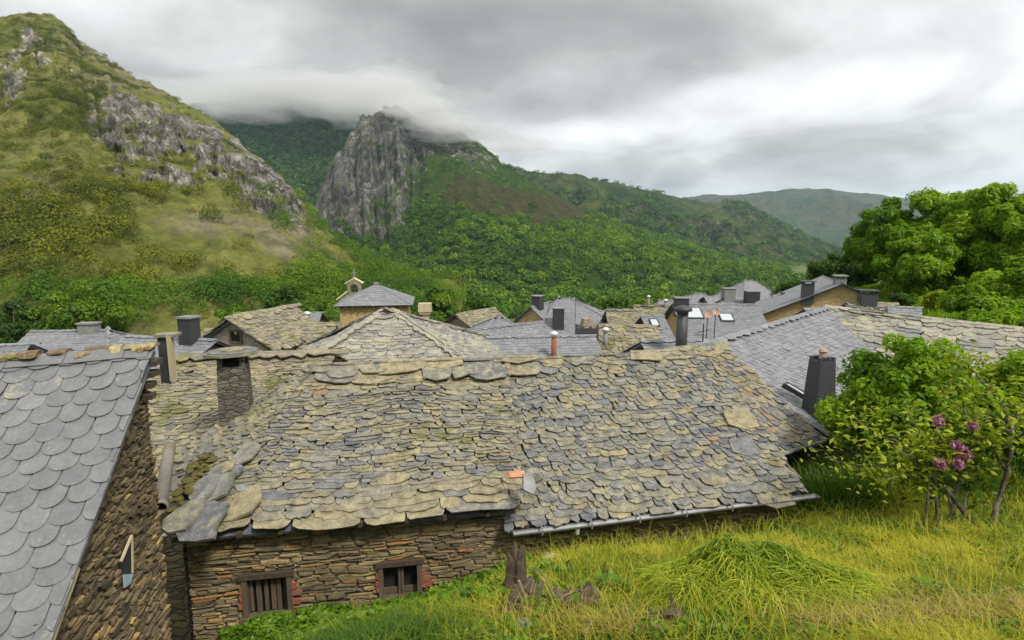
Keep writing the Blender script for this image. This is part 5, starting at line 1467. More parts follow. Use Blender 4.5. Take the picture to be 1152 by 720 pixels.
def build_church():
    root = empty('church', P(425, 420, 47), 'stone church with a hipped slate tower and a bell gable topped by a cross', 'church')
    D = 47.0; rot = R_(8); d = Vector((math.cos(rot), math.sin(rot), 0)); nf = Vector((math.sin(rot), -math.cos(rot), 0)); up = Vector((0, 0, 1))
    E = P(424, 339, D); w = 2.85
    zt = E.z; zb = gz(E.x, E.y) - 1
    mb = MB(); mb.boxz(E.x, E.y, zb, zt - .05, 2 * w - .5, 2 * w - .5, rot); mb.build('wall', M['wall_ochre'], root)
    ap = Vector((E.x, E.y, zt + 1.42)); c = [Vector((E.x, E.y, zt)) + d * a * (w + .12) + nf * b * (w + .12) for a, b in ((-1, 1), (1, 1), (1, -1), (-1, -1))]
    for i in range(4):
        st = dict(STYLE['slate']); st.pop('mat'); st.update(expo=.3, width=.4, thick=.015, tone=.6)
        mb = MB(); slates(mb, [c[i], c[(i + 1) % 4], ap], rng=random.Random(i), **st); mb.build('roof_slope', M['slate'], root)
    mb = MB()
    for i in range(11):
        mb.box(Vector((E.x, E.y, zt - .14)) + nf * (w - .05) + d * (-w + .3 + i * .52), d * .06, nf * .18, up * .07)
    mb.build_each('rafter_end', M['wood_dark'], root)
    mb = MB(); mb.boxz(ap.x, ap.y, ap.z - .05, ap.z + .14, .4, .4, rot); mb.build('finial', M['chim_grey'], root)
    # little opening with a white head, right side of the front
    q = Vector((E.x, E.y, zt - .75)) + nf * (w - .25 + .012) + d * 1.5
    mb = MB(); mb.box(q + up * .42, d * .32, nf * .06, up * .09); mb.box(q - d * .28, d * .05, nf * .05, up * .33); mb.box(q + d * .28, d * .05, nf * .05, up * .33); wi = mb.build('window', M['cream'], root)
    mb = MB(); mb.box(q, d * .23, nf * .015, up * .33); mb.build('pane', M['dark'], wi)
    # bell gable behind, left
    B = P(391, 344, D + 3.2)
    def at(s, z): return Vector((B.x, B.y, B.z)) + d * s * .74 + up * z * (.72 if z > 0 else 1)
    mb = MB(); th = nf * .3
    zb2 = gz(B.x, B.y) - B.z - 1
    # shoulder wall
    mb.prism([at(-1.05, zb2), at(1.3, zb2), at(1.3, 1.6), at(.35, 1.6), at(-1.05, .75)], -th * 2, (.5, .5, .5))
    # bell stage with an arched opening
    arch = [at(.42, 1.62), at(.42, 2.25)] + [at(.85 - .43 * math.cos(t), 2.25 + .40 * math.sin(t)) for t in (.5, 1.05, 1.57, 2.1, 2.64)] + [at(1.28, 2.25), at(1.28, 1.62)]
    outl = [at(.05, 1.62), at(.05, 2.75), at(.85, 3.25), at(1.65, 2.75), at(1.65, 1.62)]
    mb.prism([outl[0], arch[0], arch[1], arch[2], outl[1]], -th * 2); mb.prism([outl[1], arch[2], arch[3], arch[4], outl[2]], -th * 2)
    mb.prism([outl[2], arch[4], arch[5], arch[6], outl[3]], -th * 2); mb.prism([outl[3], arch[6], arch[7], arch[8], outl[4]], -th * 2)
    mb.build('bell_gable', M['wall_far'], root)
    mb = MB()
    for sg in (-1, 1):
        a, b = at(.85, 3.36), at(.85 + sg * 1.05, 2.72); m = (a + b) / 2; ex = (b - a) / 2
        mb.box(m - th, ex, nf * .36, (nf.cross(ex)).normalized() * .05)
    a, b = at(.02, 1.75), at(-1.25, .78); mb.box((a + b) / 2 - th, (b - a) / 2, nf * .42, nf.cross((b - a)).normalized() * .06)
    mb.build_each('coping', M['cream'], root)
    mb = MB(); mb.box(at(.85, 3.85) - th, d * .05, nf * .05, up * .45); mb.box(at(.85, 3.98) - th, d * .2, nf * .048, up * .05); mb.build('cross', M['chim_grey'], root)
    mb = MB(); c0 = at(.85, 2.45) - th
    mb.tube([c0, c0 - up * .1, c0 - up * .35, c0 - up * .5], [.05, .11, .14, .18], 12); mb.build('bell', M['metal_dark'], root, True)
    # lower lean-to roof at the left foot of the tower
    q = P(384, 374, D - 1); mb = MB()
    mb.prism([q - d * .6 + nf * .9, q + d * .9 + nf * .9, q + d * .9 - nf * .8 + up * .5, q - d * .6 - nf * .8 + up * .5], (0, 0, -.1)); mb.build('porch_roof', M['cream'], root)


build_church()


def build_vent():
    c = P(479, 384, 24.0); root = empty('chimney_post', (c.x, c.y, c.z - 3), 'slender cream chimney with a square pale hood between the pointed roof and the brown gable', 'chimney')
    mb = MB(); mb.boxz(c.x, c.y, c.z - 3.0, c.z + 1.05, .30, .30, .1); st = mb.build('stack', M['cream'], root)
    mb = MB(); mb.boxz(c.x, c.y, c.z + 1.05, c.z + 1.18, .24, .24, .1); mb.boxz(c.x, c.y, c.z + 1.18, c.z + 1.28, .46, .46, .1); mb.build('collar', M['cream'], root)
    mb = MB(); mb.boxz(c.x, c.y, c.z + 1.28, c.z + 1.62, .56, .56, .1, taper=.95); mb.build('hood', M['wood_pale'], root)


build_vent()


def build_right_roofs():
    # shed of old slates between the long barn and the grey house
    ER, TR = P(922, 493, 12.1), P(806, 389, 14.3)
    h_ = Vector((ER.x - TR.x, ER.y - TR.y, 0)); nf = h_.normalized(); d = Vector((-nf.y, nf.x, 0)); wf = h_.length; pitch = (TR.z - ER.z) / wf
    rot = math.atan2(d.y, d.x)
    f = house('stone shed with small slates and an open timber front right of the long barn', TR - d * 2.3, rot, 2.3, wf, 1.8, pitch, 'stone', wall='wall_pale', over=.75, seed=211, expo=.15, width=.24, thick=.02, tone=.62, lich=.6, cat='shed', group='roofs beside the long barn')
    up = Vector((0, 0, 1)); FR = f.FR
    mb = MB()
    for s in (.25, 1.5): q = FR - d * s - nf * .35; mb.boxz(q.x, q.y, gz(q.x, q.y) - .3, FR.z + .10, .13, .13, rot)
    mb.build_each('post', M['wood_dark'], f.root)
    mb = MB(); q0, q1 = FR - d * .1 - nf * .30, FR - d * 2.1 - nf * .30; mb.box((q0 + q1) / 2 - up * .03, (q1 - q0) / 2, nf * .06, up * .08); mb.build('beam', M['wood_dark'], f.root)
    mb = MB(); q = FR - d * .8 - nf * .732; g = gz(q.x, q.y); mb.box(Vector((q.x, q.y, (g + FR.z) / 2 + .05)), d * .32, nf * .02, up * ((FR.z - g) / 2 - .12)); mb.build('door', M['wood'], f.root)
    mb = MB(); q0, q1 = FR + d * .1 + nf * .07, FR - d * 2.2 + nf * .07; mb.tube([q0 - up * .06, q1 - up * .06], [.045, .045], 8); mb.build('gutter', M['zinc'], f.root)
    # the big grey slate house behind
    A = P(800, 386, 15.2); r = R_(46); dd = Vector((math.cos(r), math.sin(r), 0)); A = A - dd * 1.2; L = reach(A, dd, 927)
    g = house('big grey slate house with a tall black slate-clad chimney and a narrow roof window', A, r, L, 6.2, 4.5, .445, 'slate_worn', seed=223, tone=.72, expo=.16, width=.25, thick=.012, rough=.3, over=.2, group='roofs beside the long barn', wall='wall_pale', lich=.3)
    b = on_roof(g, 920, 468); st = chimney(g, b, .58, .50, 1.32, 'chim_dark', 'teeth', R_(14), .70, 'tapering tall chimney clad in black slate with a toothed top', pot=True)
    skylight(g, *sa(g, on_roof(g, 893, 441)), .26, .55)
    # pale stone roof behind the bush on the right
    A = P(1165, 374, 17.6); B_ = P(930, 346, 22.5); dv = Vector((A.x - B_.x, A.y - B_.y, 0)); L = dv.length; r = math.atan2(dv.y, dv.x)
    k = house('long pale stone-slab roof running up behind the leafy bushes on the right', B_, r, L, 5.2, 3, .40, 'pale', seed=229, group='roofs beside the long barn', wall='wall_far', drop=max(0, B_.z - A.z))


build_right_roofs()


# ------------------------------------------------------------------ trees and bushes
def limb_path(a, b, rng, n=6, wob=0.08):
    a, b = Vector(a), Vector(b); L = (b - a).length; out = []
    for i in range(n):
        t = i / (n - 1); k = math.sin(math.pi * t)
        out.append(a.lerp(b, t) + Vector((rng.uniform(-1, 1), rng.uniform(-1, 1), rng.uniform(-.4, .8))) * wob * L * k)
    return out


def tree(name, label, cat, base, height, rx, rz, leafmat, nleaf, lsize, rng_seed, crown_lift=0.55, lumps=26, trunk=0.12, barkm='bark', group=None, lump_r=(0.28, 0.45), ry=None, lean=(0, 0), open_=0.0, limbs=7, tone=0.5, top_k=1.0):
    """A tree on its trunk: tapered stem and limbs, and a crown of leaf clumps gathered on boughs of different sizes with gaps between."""
    rg = random.Random(rng_seed); rn = np.random.default_rng(rng_seed)
    root = empty(name, base, label, cat, group); base = Vector(base); ry = ry or rx
    cc = base + Vector((lean[0], lean[1], height - rz * top_k))
    cent = []; rad = []
    for i in range(lumps):
        while True:
            p = np.array([rg.uniform(-1, 1), rg.uniform(-1, 1), rg.uniform(-1, 1)])
            q = np.linalg.norm(p)
            if 0.25 < q < 1: break
        p = p / q * (0.45 + 0.5 * rg.random())
        if p[2] < -0.9: p[2] *= 0.8
        cent.append([cc.x + p[0] * rx * 0.82, cc.y + p[1] * ry * 0.82, cc.z + p[2] * rz * 0.85]); rad.append(rg.uniform(*lump_r) * min(rx, rz) * (1.0 - 0.25 * max(0, p[2])))
    cent = np.array(cent); rad = np.array(rad)
    mb = MB()
    fork = base + Vector((lean[0] * .4, lean[1] * .4, height * (1 - crown_lift) * 0.9))
    mb.tube(limb_path(base - Vector((0, 0, .3)), fork, rg, 5, .04), [trunk * 1.35, trunk * 1.05, trunk * .95, trunk * .85, trunk * .8], 8)
    mb.tube(limb_path(fork - Vector((0, 0, .05)), cc + Vector((0, 0, rz * .6)), rg, 6, .06), [trunk * .75 * (1 - .15 * i) for i in range(6)], 7)
    for i in range(min(limbs, lumps)):
        e = Vector(cent[i]); st = fork.lerp(cc, rg.uniform(0, .5))
        mb.tube(limb_path(st, e, rg, 6, .08), [trunk * .5 * (1 - .16 * k) for k in range(6)], 6)
    mb.build('trunk', M[barkm], root, True)
    w = rad ** 2; idx = rn.choice(len(cent), nleaf, p=w / w.sum())
    d = rn.normal(size=(nleaf, 3)); d[:, 2] += 0.25; d /= np.linalg.norm(d, axis=1)[:, None]
    rr = rad[idx] * (1 - (1 - open_) * 0.0 - 0.55 * rn.random(nleaf) ** 1.7) * (0.9 + 0.25 * np.sin(d[:, 0] * 5 + idx) * np.cos(d[:, 1] * 4 + idx * 2))
    C = cent[idx] + d * rr[:, None] * np.array([1.1, 1.1, 0.8])
    Nn = d * 0.85 + rn.normal(size=(nleaf, 3)) * 0.36 + np.array([0, 0, 0.42]); Nn /= np.linalg.norm(Nn, axis=1)[:, None]
    V, Fa = leaf_quads(C, Nn, lsize * (0.6 + 0.8 * rn.random(nleaf)), rn, 1.7)
    lt = np.clip(rn.normal(tone, 0.22, len(cent)), 0, 1)
    col = np.zeros((nleaf, 3)); col[:, 0] = .2 + .6 * rn.random(nleaf); col[:, 1] = lt[idx]
    mesh_np('crown', V, Fa, M[leafmat], root, np.repeat(col, 4, 0))
    return root


def ground_pt(u, v):
    """The point of the ground seen at photo pixel (u, v)."""
    lo = 1.5
    for i in range(400):
        D = lo * 1.015 ** i; p = P(u, v, D)
        if p.z <= gz(p.x, p.y): break
    return Vector((p.x, p.y, gz(p.x, p.y)))


def stand(u, v, D):
    p = P(u, v, D); return Vector((p.x, p.y, gz(p.x, p.y)))


def build_trees():
    # the big trees on the right
    def big(label, u, vtop, D, rx, seed, mat, tone, nl=26000, vlow=330, **kw):
        b = stand(u, vlow, D); top = P(u, vtop, D); h = top.z - b.z
        tree('broadleaf_tree', label, 'tree', b, h, rx, h * .535, mat, int(nl * 1.9), .165, seed, top_k=.93, crown_lift=.95, lumps=kw.pop('lumps', 46), trunk=.28, group='big trees on the right bank', limbs=10, tone=tone, lump_r=(.24, .42), **kw)
    big('tall dark green tree nearest the valley at the left end of the row', 1000, 219, 44, 3.1, 301, 'leaf_spring', .22)
    big('full green tree in the middle of the row, half behind its neighbour', 1052, 212, 42, 3.3, 302, 'leaf_spring', .45)
    big('rounded light green tree low on the bank in front of the dark ones', 1030, 252, 39, 2.6, 309, 'leaf_spring', .4, 18000)
    big('tallest tree, yellow green, at the right end of the row', 1120, 204, 38, 3.2, 303, 'leaf_spring', .62, 34000)
    big('dark tree behind the yellow green tree at the right edge', 1078, 214, 50, 3.0, 304, 'leaf_spring', .3, 12000)
    big('green tree standing beyond the right edge of the bank', 1180, 208, 40, 3.4, 305, 'leaf_spring', .4, 12000)
    big('small dark tree at the left foot of the row', 938, 282, 52, 2.6, 306, 'leaf_dark', .45, 9000)
    big('low dark tree just above the ochre gable', 905, 306, 56, 2.6, 307, 'leaf_dark', .6, 8000)
    big('smaller green tree tucked below the tall dark tree', 975, 268, 50, 2.0, 308, 'leaf_dark', .35, 7000)
    # bushes below them
    def bush(name, label, u, vt, vb, D, rx, seed, mat, tone, nl, ls, **kw):
        b = stand(u, vb, D); top = P(u, vt, D); h = max(top.z - b.z, .5)
        tree(name, label, 'bush', b, h, rx, h * .5, mat, nl, ls, seed, crown_lift=.95, trunk=.06, tone=tone, **kw)
    bush('shrub', 'light green rounded shrub under the tall yellow green tree', 1098, 318, 362, 25, 2.0, 311, 'leaf_spring', .4, 13000, .13, group='shrubs on the bank')
    bush('shrub', 'bright shrub at the right edge below the big trees', 1140, 290, 352, 27, 1.9, 312, 'leaf_spring', .6, 13000, .13, group='shrubs on the bank')
    bush('shrub', 'thin pale shrub on the grass bank', 1052, 322, 345, 33, .8, 313, 'leaf_yellow', .3, 1200, .2, group='shrubs on the bank')
    bush('shrub', 'shrub at the right edge just above the pale stone roof', 1135, 330, 372, 21, 1.5, 314, 'leaf_spring', .35, 10000, .12, group='shrubs on the bank')
    bush('shrub', 'dark low shrub on the bank beside the slate lean-to', 1015, 326, 345, 36, 1.2, 315, 'leaf_dark', .6, 2500, .22, group='shrubs on the bank')
    # leafy bushes close by
    bush('leafy_bush', 'large fresh green bush between the black chimney and the fruit tree', 1008, 350, 560, 11.2, 1.62, 321, 'leaf_spring', .4, 36000, .068, lumps=80, lump_r=(.15, .30), group='bushes by the barn')
    bush('leafy_bush', 'green bush behind the fruit tree, right of the large one', 1072, 388, 560, 11.8, 1.05, 322, 'leaf_spring', .25, 13000, .066, lumps=26, group='bushes by the barn')
    bush('leafy_bush', 'dense green bush at the right edge of the picture', 1150, 362, 540, 11.0, 1.05, 323, 'leaf_spring', .6, 18000, .066, lumps=30, group='bushes by the barn')
    # trees just beyond the village on the left
    for i, (u, vt, D, rx, lab, mat, tone) in enumerate((
            (105, 308, 88, 6.6, 'big round bright green tree behind the grey roofs on the left', 'leaf_bright', .6), (14, 334, 84, 4.4, 'dark green tree at the left edge behind the roofs', 'leaf_dark', .6),
            (262, 336, 95, 3.0, 'low green tree behind the small brown gable house', 'leaf_bright', .6), (322, 318, 98, 4.0, 'broad green tree beside the bell gable', 'leaf_dark', .4), (355, 330, 85, 3.6, 'green tree just left of the bell gable', 'leaf_dark', .75),
            (490, 318, 98, 4.6, 'green tree right of the church tower', 'leaf_bright', .45), (540, 330, 98, 4.4, 'green tree above the middle of the village', 'leaf_bright', .3), (740, 322, 105, 4.2, 'round green tree behind the brown roofs', 'leaf_bright', .55), (690, 330, 100, 4.2, 'green tree above the mossy brown roof', 'leaf_dark', .7), (868, 322, 88, 3.2, 'yellowish tree right of the tall pale house', 'leaf_bright', .7))):
        b = stand(u, 345, D); h = P(u, vt, D).z - b.z
        tree('valley_tree', lab, 'tree', b, h, rx, min(h * .45, rx), mat, 17000, .30, 340 + i, crown_lift=.8, trunk=.3, lumps=30, group='trees around the village', limbs=4, tone=tone)


build_trees()


def spray(path_pts, rn, n, spread, lsize):
    """Leaves along a twig."""
    P0 = np.array([list(p) for p in path_pts]); t = rn.random(n) ** .8 * (len(P0) - 1); i = np.minimum(t.astype(int), len(P0) - 2); f = (t - i)[:, None]
    C = P0[i] * (1 - f) + P0[i + 1] * f + rn.normal(size=(n, 3)) * spread
    Nn = rn.normal(size=(n, 3)) * .5 + np.array([0, 0, .9]); Nn /= np.linalg.norm(Nn, axis=1)[:, None]
    return leaf_quads(C, Nn, lsize * (.6 + .8 * rn.random(n)), rn, 1.9)


def build_fruit_tree(name, label, stems, limbs, seed, mat, n_per, spread=.14):
    rg = random.Random(seed); rn = np.random.default_rng(seed)
    b = Vector(stems[0][0][0])
    root = empty(name, b, label, 'tree', 'lichened fruit trees in the meadow')
    mb = MB()
    for pts, r0, r1 in stems:
        k = len(pts); mb.tube(pts, [r0 + (r1 - r0) * i / (k - 1) for i in range(k)], 9)
    tw = []
    for a, e, r in limbs:
        path = limb_path(a, e, rg, 7, .07); mb.tube(path, [r * (1 - .12 * i) for i in range(7)], 6); tw.append(path)
        for q in range(4):
            s = path[rg.randint(2, 6)]; e2 = s + Vector((rg.uniform(-.5, .5), rg.uniform(-.4, .4), rg.uniform(-.2, .35))); p2 = limb_path(s, e2, rg, 5, .1)
            mb.tube(p2, [r * .4 * (1 - .15 * i) for i in range(5)], 5); tw.append(p2)
    mb.build('trunk', M['bark_lichen'], root, True)
    Vs, Fs, n0 = [], [], 0; cs = []
    for p in tw:
        V, Fa = spray(p[1:] if len(p) > 5 else p, rn, n_per, spread, .056); Vs.append(V); Fs.append(Fa + n0); n0 += len(V)
        c = np.zeros((n_per, 3)); c[:, 0] = rn.random(n_per); c[:, 1] = np.clip(rn.normal(.5, .2), 0, 1); cs.append(np.repeat(c, 4, 0))
    mesh_np('crown', np.concatenate(Vs), np.concatenate(Fs), M[mat], root, np.concatenate(cs))


def build_fruit_trees():
    D = 8.6
    def Q(u, v, dd=0.0): return P(u, v, D + dd)
    g = lambda u, v: ground_pt(u, v) - Vector((0, 0, .08))
    top = Q(1045, 528)
    g1, g2, g3, g4 = g(1038, 598), g(1056, 597), g(1100, 594), g(1062, 596)
    for q in (g1, g2, g3, g4): pass
    D = depth(g2) + .02
    top = Q(1046, 530)
    stems = [([g1, g1.lerp(top, .5) + Vector((.02, 0, 0)), top], .021, .018), ([g2, g2.lerp(Q(1053, 535), .5) + Vector((-.01, 0, 0)), Q(1052, 534)], .024, .02), ([g3, Q(1076, 565), Q(1050, 532)], .034, .03), ([g4, Q(1070, 578), Q(1074, 566)], .02, .015)]
    limbs = [(Q(1050, 532), Q(945, 520, .3), .022), (Q(1048, 530), Q(960, 470, .5), .022), (Q(1048, 530), Q(985, 545, -.3), .018), (Q(1050, 530), Q(1020, 455, .3), .02), (Q(1052, 530), Q(1085, 470, .4), .022), (Q(1050, 530), Q(1110, 500, -.2), .018), (Q(1047, 530), Q(1000, 500, -.4), .018), (Q(1050, 530), Q(1060, 480, -.4), .018)]
    build_fruit_tree('fruit_tree', 'old fruit tree on several thin stems, one propped slantwise, with pale yellow green leaves', stems, limbs, 401, 'leaf_yellow', 34)
    b = g(1114, 598); D = depth(b) + .02
    stems = [([b, Q(1121, 570), Q(1132, 535), Q(1138, 505), Q(1139, 478)], .04, .024)]
    limbs = [(Q(1139, 478), Q(1120, 440, .3), .026), (Q(1120, 445, .3), Q(1075, 400, .5), .02), (Q(1131, 528), Q(1100, 480, .2), .02), (Q(1100, 482, .2), Q(1060, 440, .4), .016), (Q(1138, 490), Q(1110, 465, -.3), .018), (Q(1139, 480), Q(1150, 440, .3), .016)]
    build_fruit_tree('fruit_tree', 'slender fruit tree with one curved bare trunk at the right edge of the meadow', stems, limbs, 402, 'leaf_yellow', 24)
    # purple-flowered bush between them
    rn = np.random.default_rng(9); Df = depth(ground_pt(1056, 597)); c0 = P(1078, 512, Df + .25); b = stand(1078, 575, Df + .25)
    root = empty('lilac_bush', b, 'bush with purple flower heads behind the fruit tree stems', 'bush')
    mb = MB(); rg = random.Random(5)
    for i in range(5): mb.tube(limb_path(b - Vector((0, 0, .1)), c0 + Vector((rg.uniform(-.4, .4), rg.uniform(-.2, .2), rg.uniform(-.3, .4))), rg, 6, .06), [.02, .018, .016, .013, .01, .006], 6)
    mb.build('stem', M['bark'], root, True)
    n = 700; C = np.array(c0)[None] + rn.normal(size=(n, 3)) * np.array([.42, .25, .34]); Nn = rn.normal(size=(n, 3)) + np.array([0, 0, .8]); Nn /= np.linalg.norm(Nn, axis=1)[:, None]
    V, Fa = leaf_quads(C, Nn, .075 * (.6 + .8 * rn.random(n)), rn, 1.6); mesh_np('foliage', V, Fa, M['leaf_dark'], root, np.repeat(rn.random((n, 3)), 4, 0))
    for (u, v, r) in ((1077, 502, .075), (1085, 512, .095), (1077, 522, .075), (1057, 521, .075), (1056, 474, .075), (1094, 479, .06)):
        c = P(u, v, Df - .42); n = 300; C = np.array(c)[None] + rn.normal(size=(n, 3)) * r * .38; Nn = rn.normal(size=(n, 3)) + np.array([0, -.4, .5]); Nn /= np.linalg.norm(Nn, axis=1)[:, None]
        V, Fa = leaf_quads(C, Nn, .045 * (.6 + .8 * rn.random(n)), rn, 1.2); mesh_np('flower_head', V, Fa, M['petal'], root, np.repeat(rn.random((n, 3)), 4, 0))


build_fruit_trees()


# ------------------------------------------------------------------ the meadow
def blades(name, X, Y, Hh, Wd, lean, rn, mat, tones, parent=None, curl=1.0, zoff=0.0):
    n = len(X); Z = ground_z(X, Y) + np.clip(1 - np.hypot(X, Y) / 60, 0, 1) * (0.10 * fbm(X * .6, Y * .6, 3) + .035 * fbm(X * 3, Y * 3, 5)) - .02 + zoff
    B = np.stack([X, Y, Z], -1); a = rn.random(n) * 2 * np.pi
    side = np.stack([np.cos(a), np.sin(a), np.zeros(n)], -1); b = a + np.pi / 2 + rn.normal(0, .5, n)
    ld = np.stack([np.cos(b), np.sin(b), np.zeros(n)], -1) * (lean * (.4 + .9 * rn.random(n)))[:, None]
    up = np.array([0, 0, 1.0])
    V = []
    for t, w in ((0, 1.0), (.45, .8), (.8, .45)):
        c = B + up * (Hh * t * (1 - .12 * t * lean * curl))[:, None] + ld * (Hh * t ** 2 * curl)[:, None]
        V += [c - side * (Wd * w / 2)[:, None], c + side * (Wd * w / 2)[:, None]]
    tip = B + up * (Hh * (1 - .28 * np.minimum(lean, 1.6) * curl))[:, None] + ld * (Hh * 1.15 * curl)[:, None]
    V += [tip - side * (Wd * .06)[:, None], tip + side * (Wd * .06)[:, None]]
    V = np.stack(V, 1).reshape(-1, 3); k = np.arange(n)[:, None] * 8
    Fa = np.concatenate([k + np.array([[0, 1, 3, 2]]), k + np.array([[2, 3, 5, 4]]), k + np.array([[4, 5, 7, 6]])], 0)
    col = np.zeros((n, 3)); col[:, 0] = np.clip(tones[0] + rn.normal(0, .2, n), 0, 1); col[:, 1] = np.clip(tones[1], 0, 1)
    return mesh_np(name, V, Fa, mat, parent, np.repeat(col, 8, 0))


def in_barn(X, Y, pad=0.0):
    o = BARN(0, 0, 0); d = BARN(1, 0, 0) - o; nb = BARN(0, 1, 0) - o
    s = (X - o.x) * d.x + (Y - o.y) * d.y; a = (X - o.x) * nb.x + (Y - o.y) * nb.y
    return (s > -.1) & (s < 9.8 + pad) & (a > .15 - pad)


def build_meadow():
    rn = np.random.default_rng(77)
    n = 380000
    D = 2.6 + 11.5 * rn.random(n) ** 1.25; u = rn.uniform(-80, 1620, n)
    X = (u - CX) / FPX * D; Y = D * .96
    ok = ~in_barn(X, Y) & (X > -4.6)
    lf = (Y > 5.9 + .0 * X) & (X < -4.2); ok &= ~lf
    # keep the close strip left of the camera thin: only the corner of the wall shows there
    X, Y = X[ok], Y[ok]; n = len(X)
    o = BARN(0, 0, 0); d = BARN(1, 0, 0) - o; nb = BARN(0, 1, 0) - o
    s = (X - o.x) * d.x + (Y - o.y) * d.y; a = (X - o.x) * nb.x + (Y - o.y) * nb.y
    wild = np.clip((s - 10.0) / .7, 0, 1) * np.clip((a + .55) / .6, 0, 1)           # tall grass right of the barn
    edge = np.clip(1 - np.abs(a) / .5, 0, 1) * (s > 4.6) * (s < 9.9)
    leftw = np.clip((4.3 - s) / 1.0, 0, 1)                                          # weedy strip under the windows
    near = np.clip((4.7 - Y - .05 * X) / .5, 0, 1)
    p = fbm(X * .8, Y * .8, 51, 4); p2 = fbm(X * 2.6, Y * 2.6, 52, 4)
    Hh = .06 + .07 * rn.random(n) + .09 * p + .10 * np.clip(p2, 0, 1) + wild * (.32 + .55 * rn.random(n)) + edge * .03 * rn.random(n) + leftw * .05
    lean = (.55 + .7 * rn.random(n)) * (1 - .55 * wild) + (1 - wild) * .35 * rn.random(n)
    Wd = .006 + .006 * rn.random(n) + .0012 * np.hypot(X, Y) * .8
    brn = np.clip(.4 - .9 * p, 0, .5) * (Y < 6.5); t0 = .58 + .5 * p + .4 * p2 - .45 * wild - .60 * leftw - .15 * edge
    strw = sum(np.exp(-(((X - q.x) / .8) ** 2 + ((Y - q.y) / .22) ** 2)) for q in (ground_pt(1115, 706), ground_pt(970, 716))) * np.clip(.6 + 2.2 * fbm(X * 3, Y * 3, 58, 3), 0, 1); bare = np.clip(strw, 0, 1) + np.clip(fbm(X * 1.7, Y * 1.7, 57, 4) * 2.2 - .35, 0, 1) * np.clip((6.6 - Y) / 1.2, .15, 1) * (1 - wild); gp_ = ground_pt(602, 690); deb = np.exp(-(((X - gp_.x) / .55) ** 2 + ((Y - gp_.y) / .6) ** 2)); keep = rn.random(n) < (1 - .72 * leftw) * (1 - .85 * deb) * (1 - .8 * np.clip(bare, 0, 1))
    f = blades('meadow_grass', X[keep], Y[keep], Hh[keep], Wd[keep], lean[keep], rn, M['leaf_grass'], (t0[keep], (.50 + .9 * p + .8 * p2 - .3 * wild - .55 * leftw)[keep]))
    tag(f, 'short yellow green meadow grass sloping down to the barn', 'grass', kind='stuff')
    # longer seed stalks, and dry straw
    n = 9000; D = 3.5 + 9.5 * rn.random(n); u = rn.uniform(560, 1240, n); X = (u - CX) / FPX * D; Y = D * .96; ok = ~in_barn(X, Y); X, Y = X[ok], Y[ok]; n = len(X)
    f = blades('grass_stalks', X, Y, .22 + .22 * rn.random(n), .004 + .0007 * Y, .4 + .6 * rn.random(n), rn, M['leaf_grass'], (np.full(n, .75), np.full(n, .7)))
    tag(f, 'thin taller straw coloured stalks in the meadow', 'grass', kind='stuff')
    # the green bank below the big trees
    n = 42000; X = rn.uniform(12, 38, n); Y = rn.uniform(22, 50, n)
    f = blades('bank_grass', X, Y, .22 + .35 * rn.random(n) + .25 * np.maximum(fbm(X * .4, Y * .4, 61, 3), 0), .05 + .05 * rn.random(n), .5 + .6 * rn.random(n), rn, M['leaf_spring'], (.35 + .3 * rn.random(n), .45 + .6 * fbm(X * .25, Y * .25, 62, 3)))
    tag(f, 'fresh green grass on the bank below the big trees', 'grass', kind='stuff')
    # raked straw along the bottom right
    n = 2400; c = [(1110, 704, 80, 10), (960, 714, 50, 7), (600, 700, 34, 14), (1050, 696, 40, 8), (690, 716, 30, 6)]
    w = rn.choice(len(c), n, p=[.45, .2, .13, .12, .1]); cc = np.array(c)[w]
    gp = np.array([list(ground_pt(q[0], q[1])) for q in c])[w]
    X = gp[:, 0] + rn.normal(0, .006, n) * cc[:, 2]; Y = gp[:, 1] + rn.normal(0, .016, n) * cc[:, 3]; ok = ~in_barn(X, Y) & (Y > 2.5); X, Y = X[ok], Y[ok]; n = len(X)
    f = blades('cut_straw', X, Y, .05 + .10 * rn.random(n), .005 + .004 * rn.random(n), 1.2 + 2.0 * rn.random(n), rn, M['leaf_straw'], (np.full(n, .5), rn.random(n)), None, 1.0, .10)
    tag(f, 'dry brown straw left lying along the near edge of the meadow', 'straw', kind='stuff')


build_meadow()


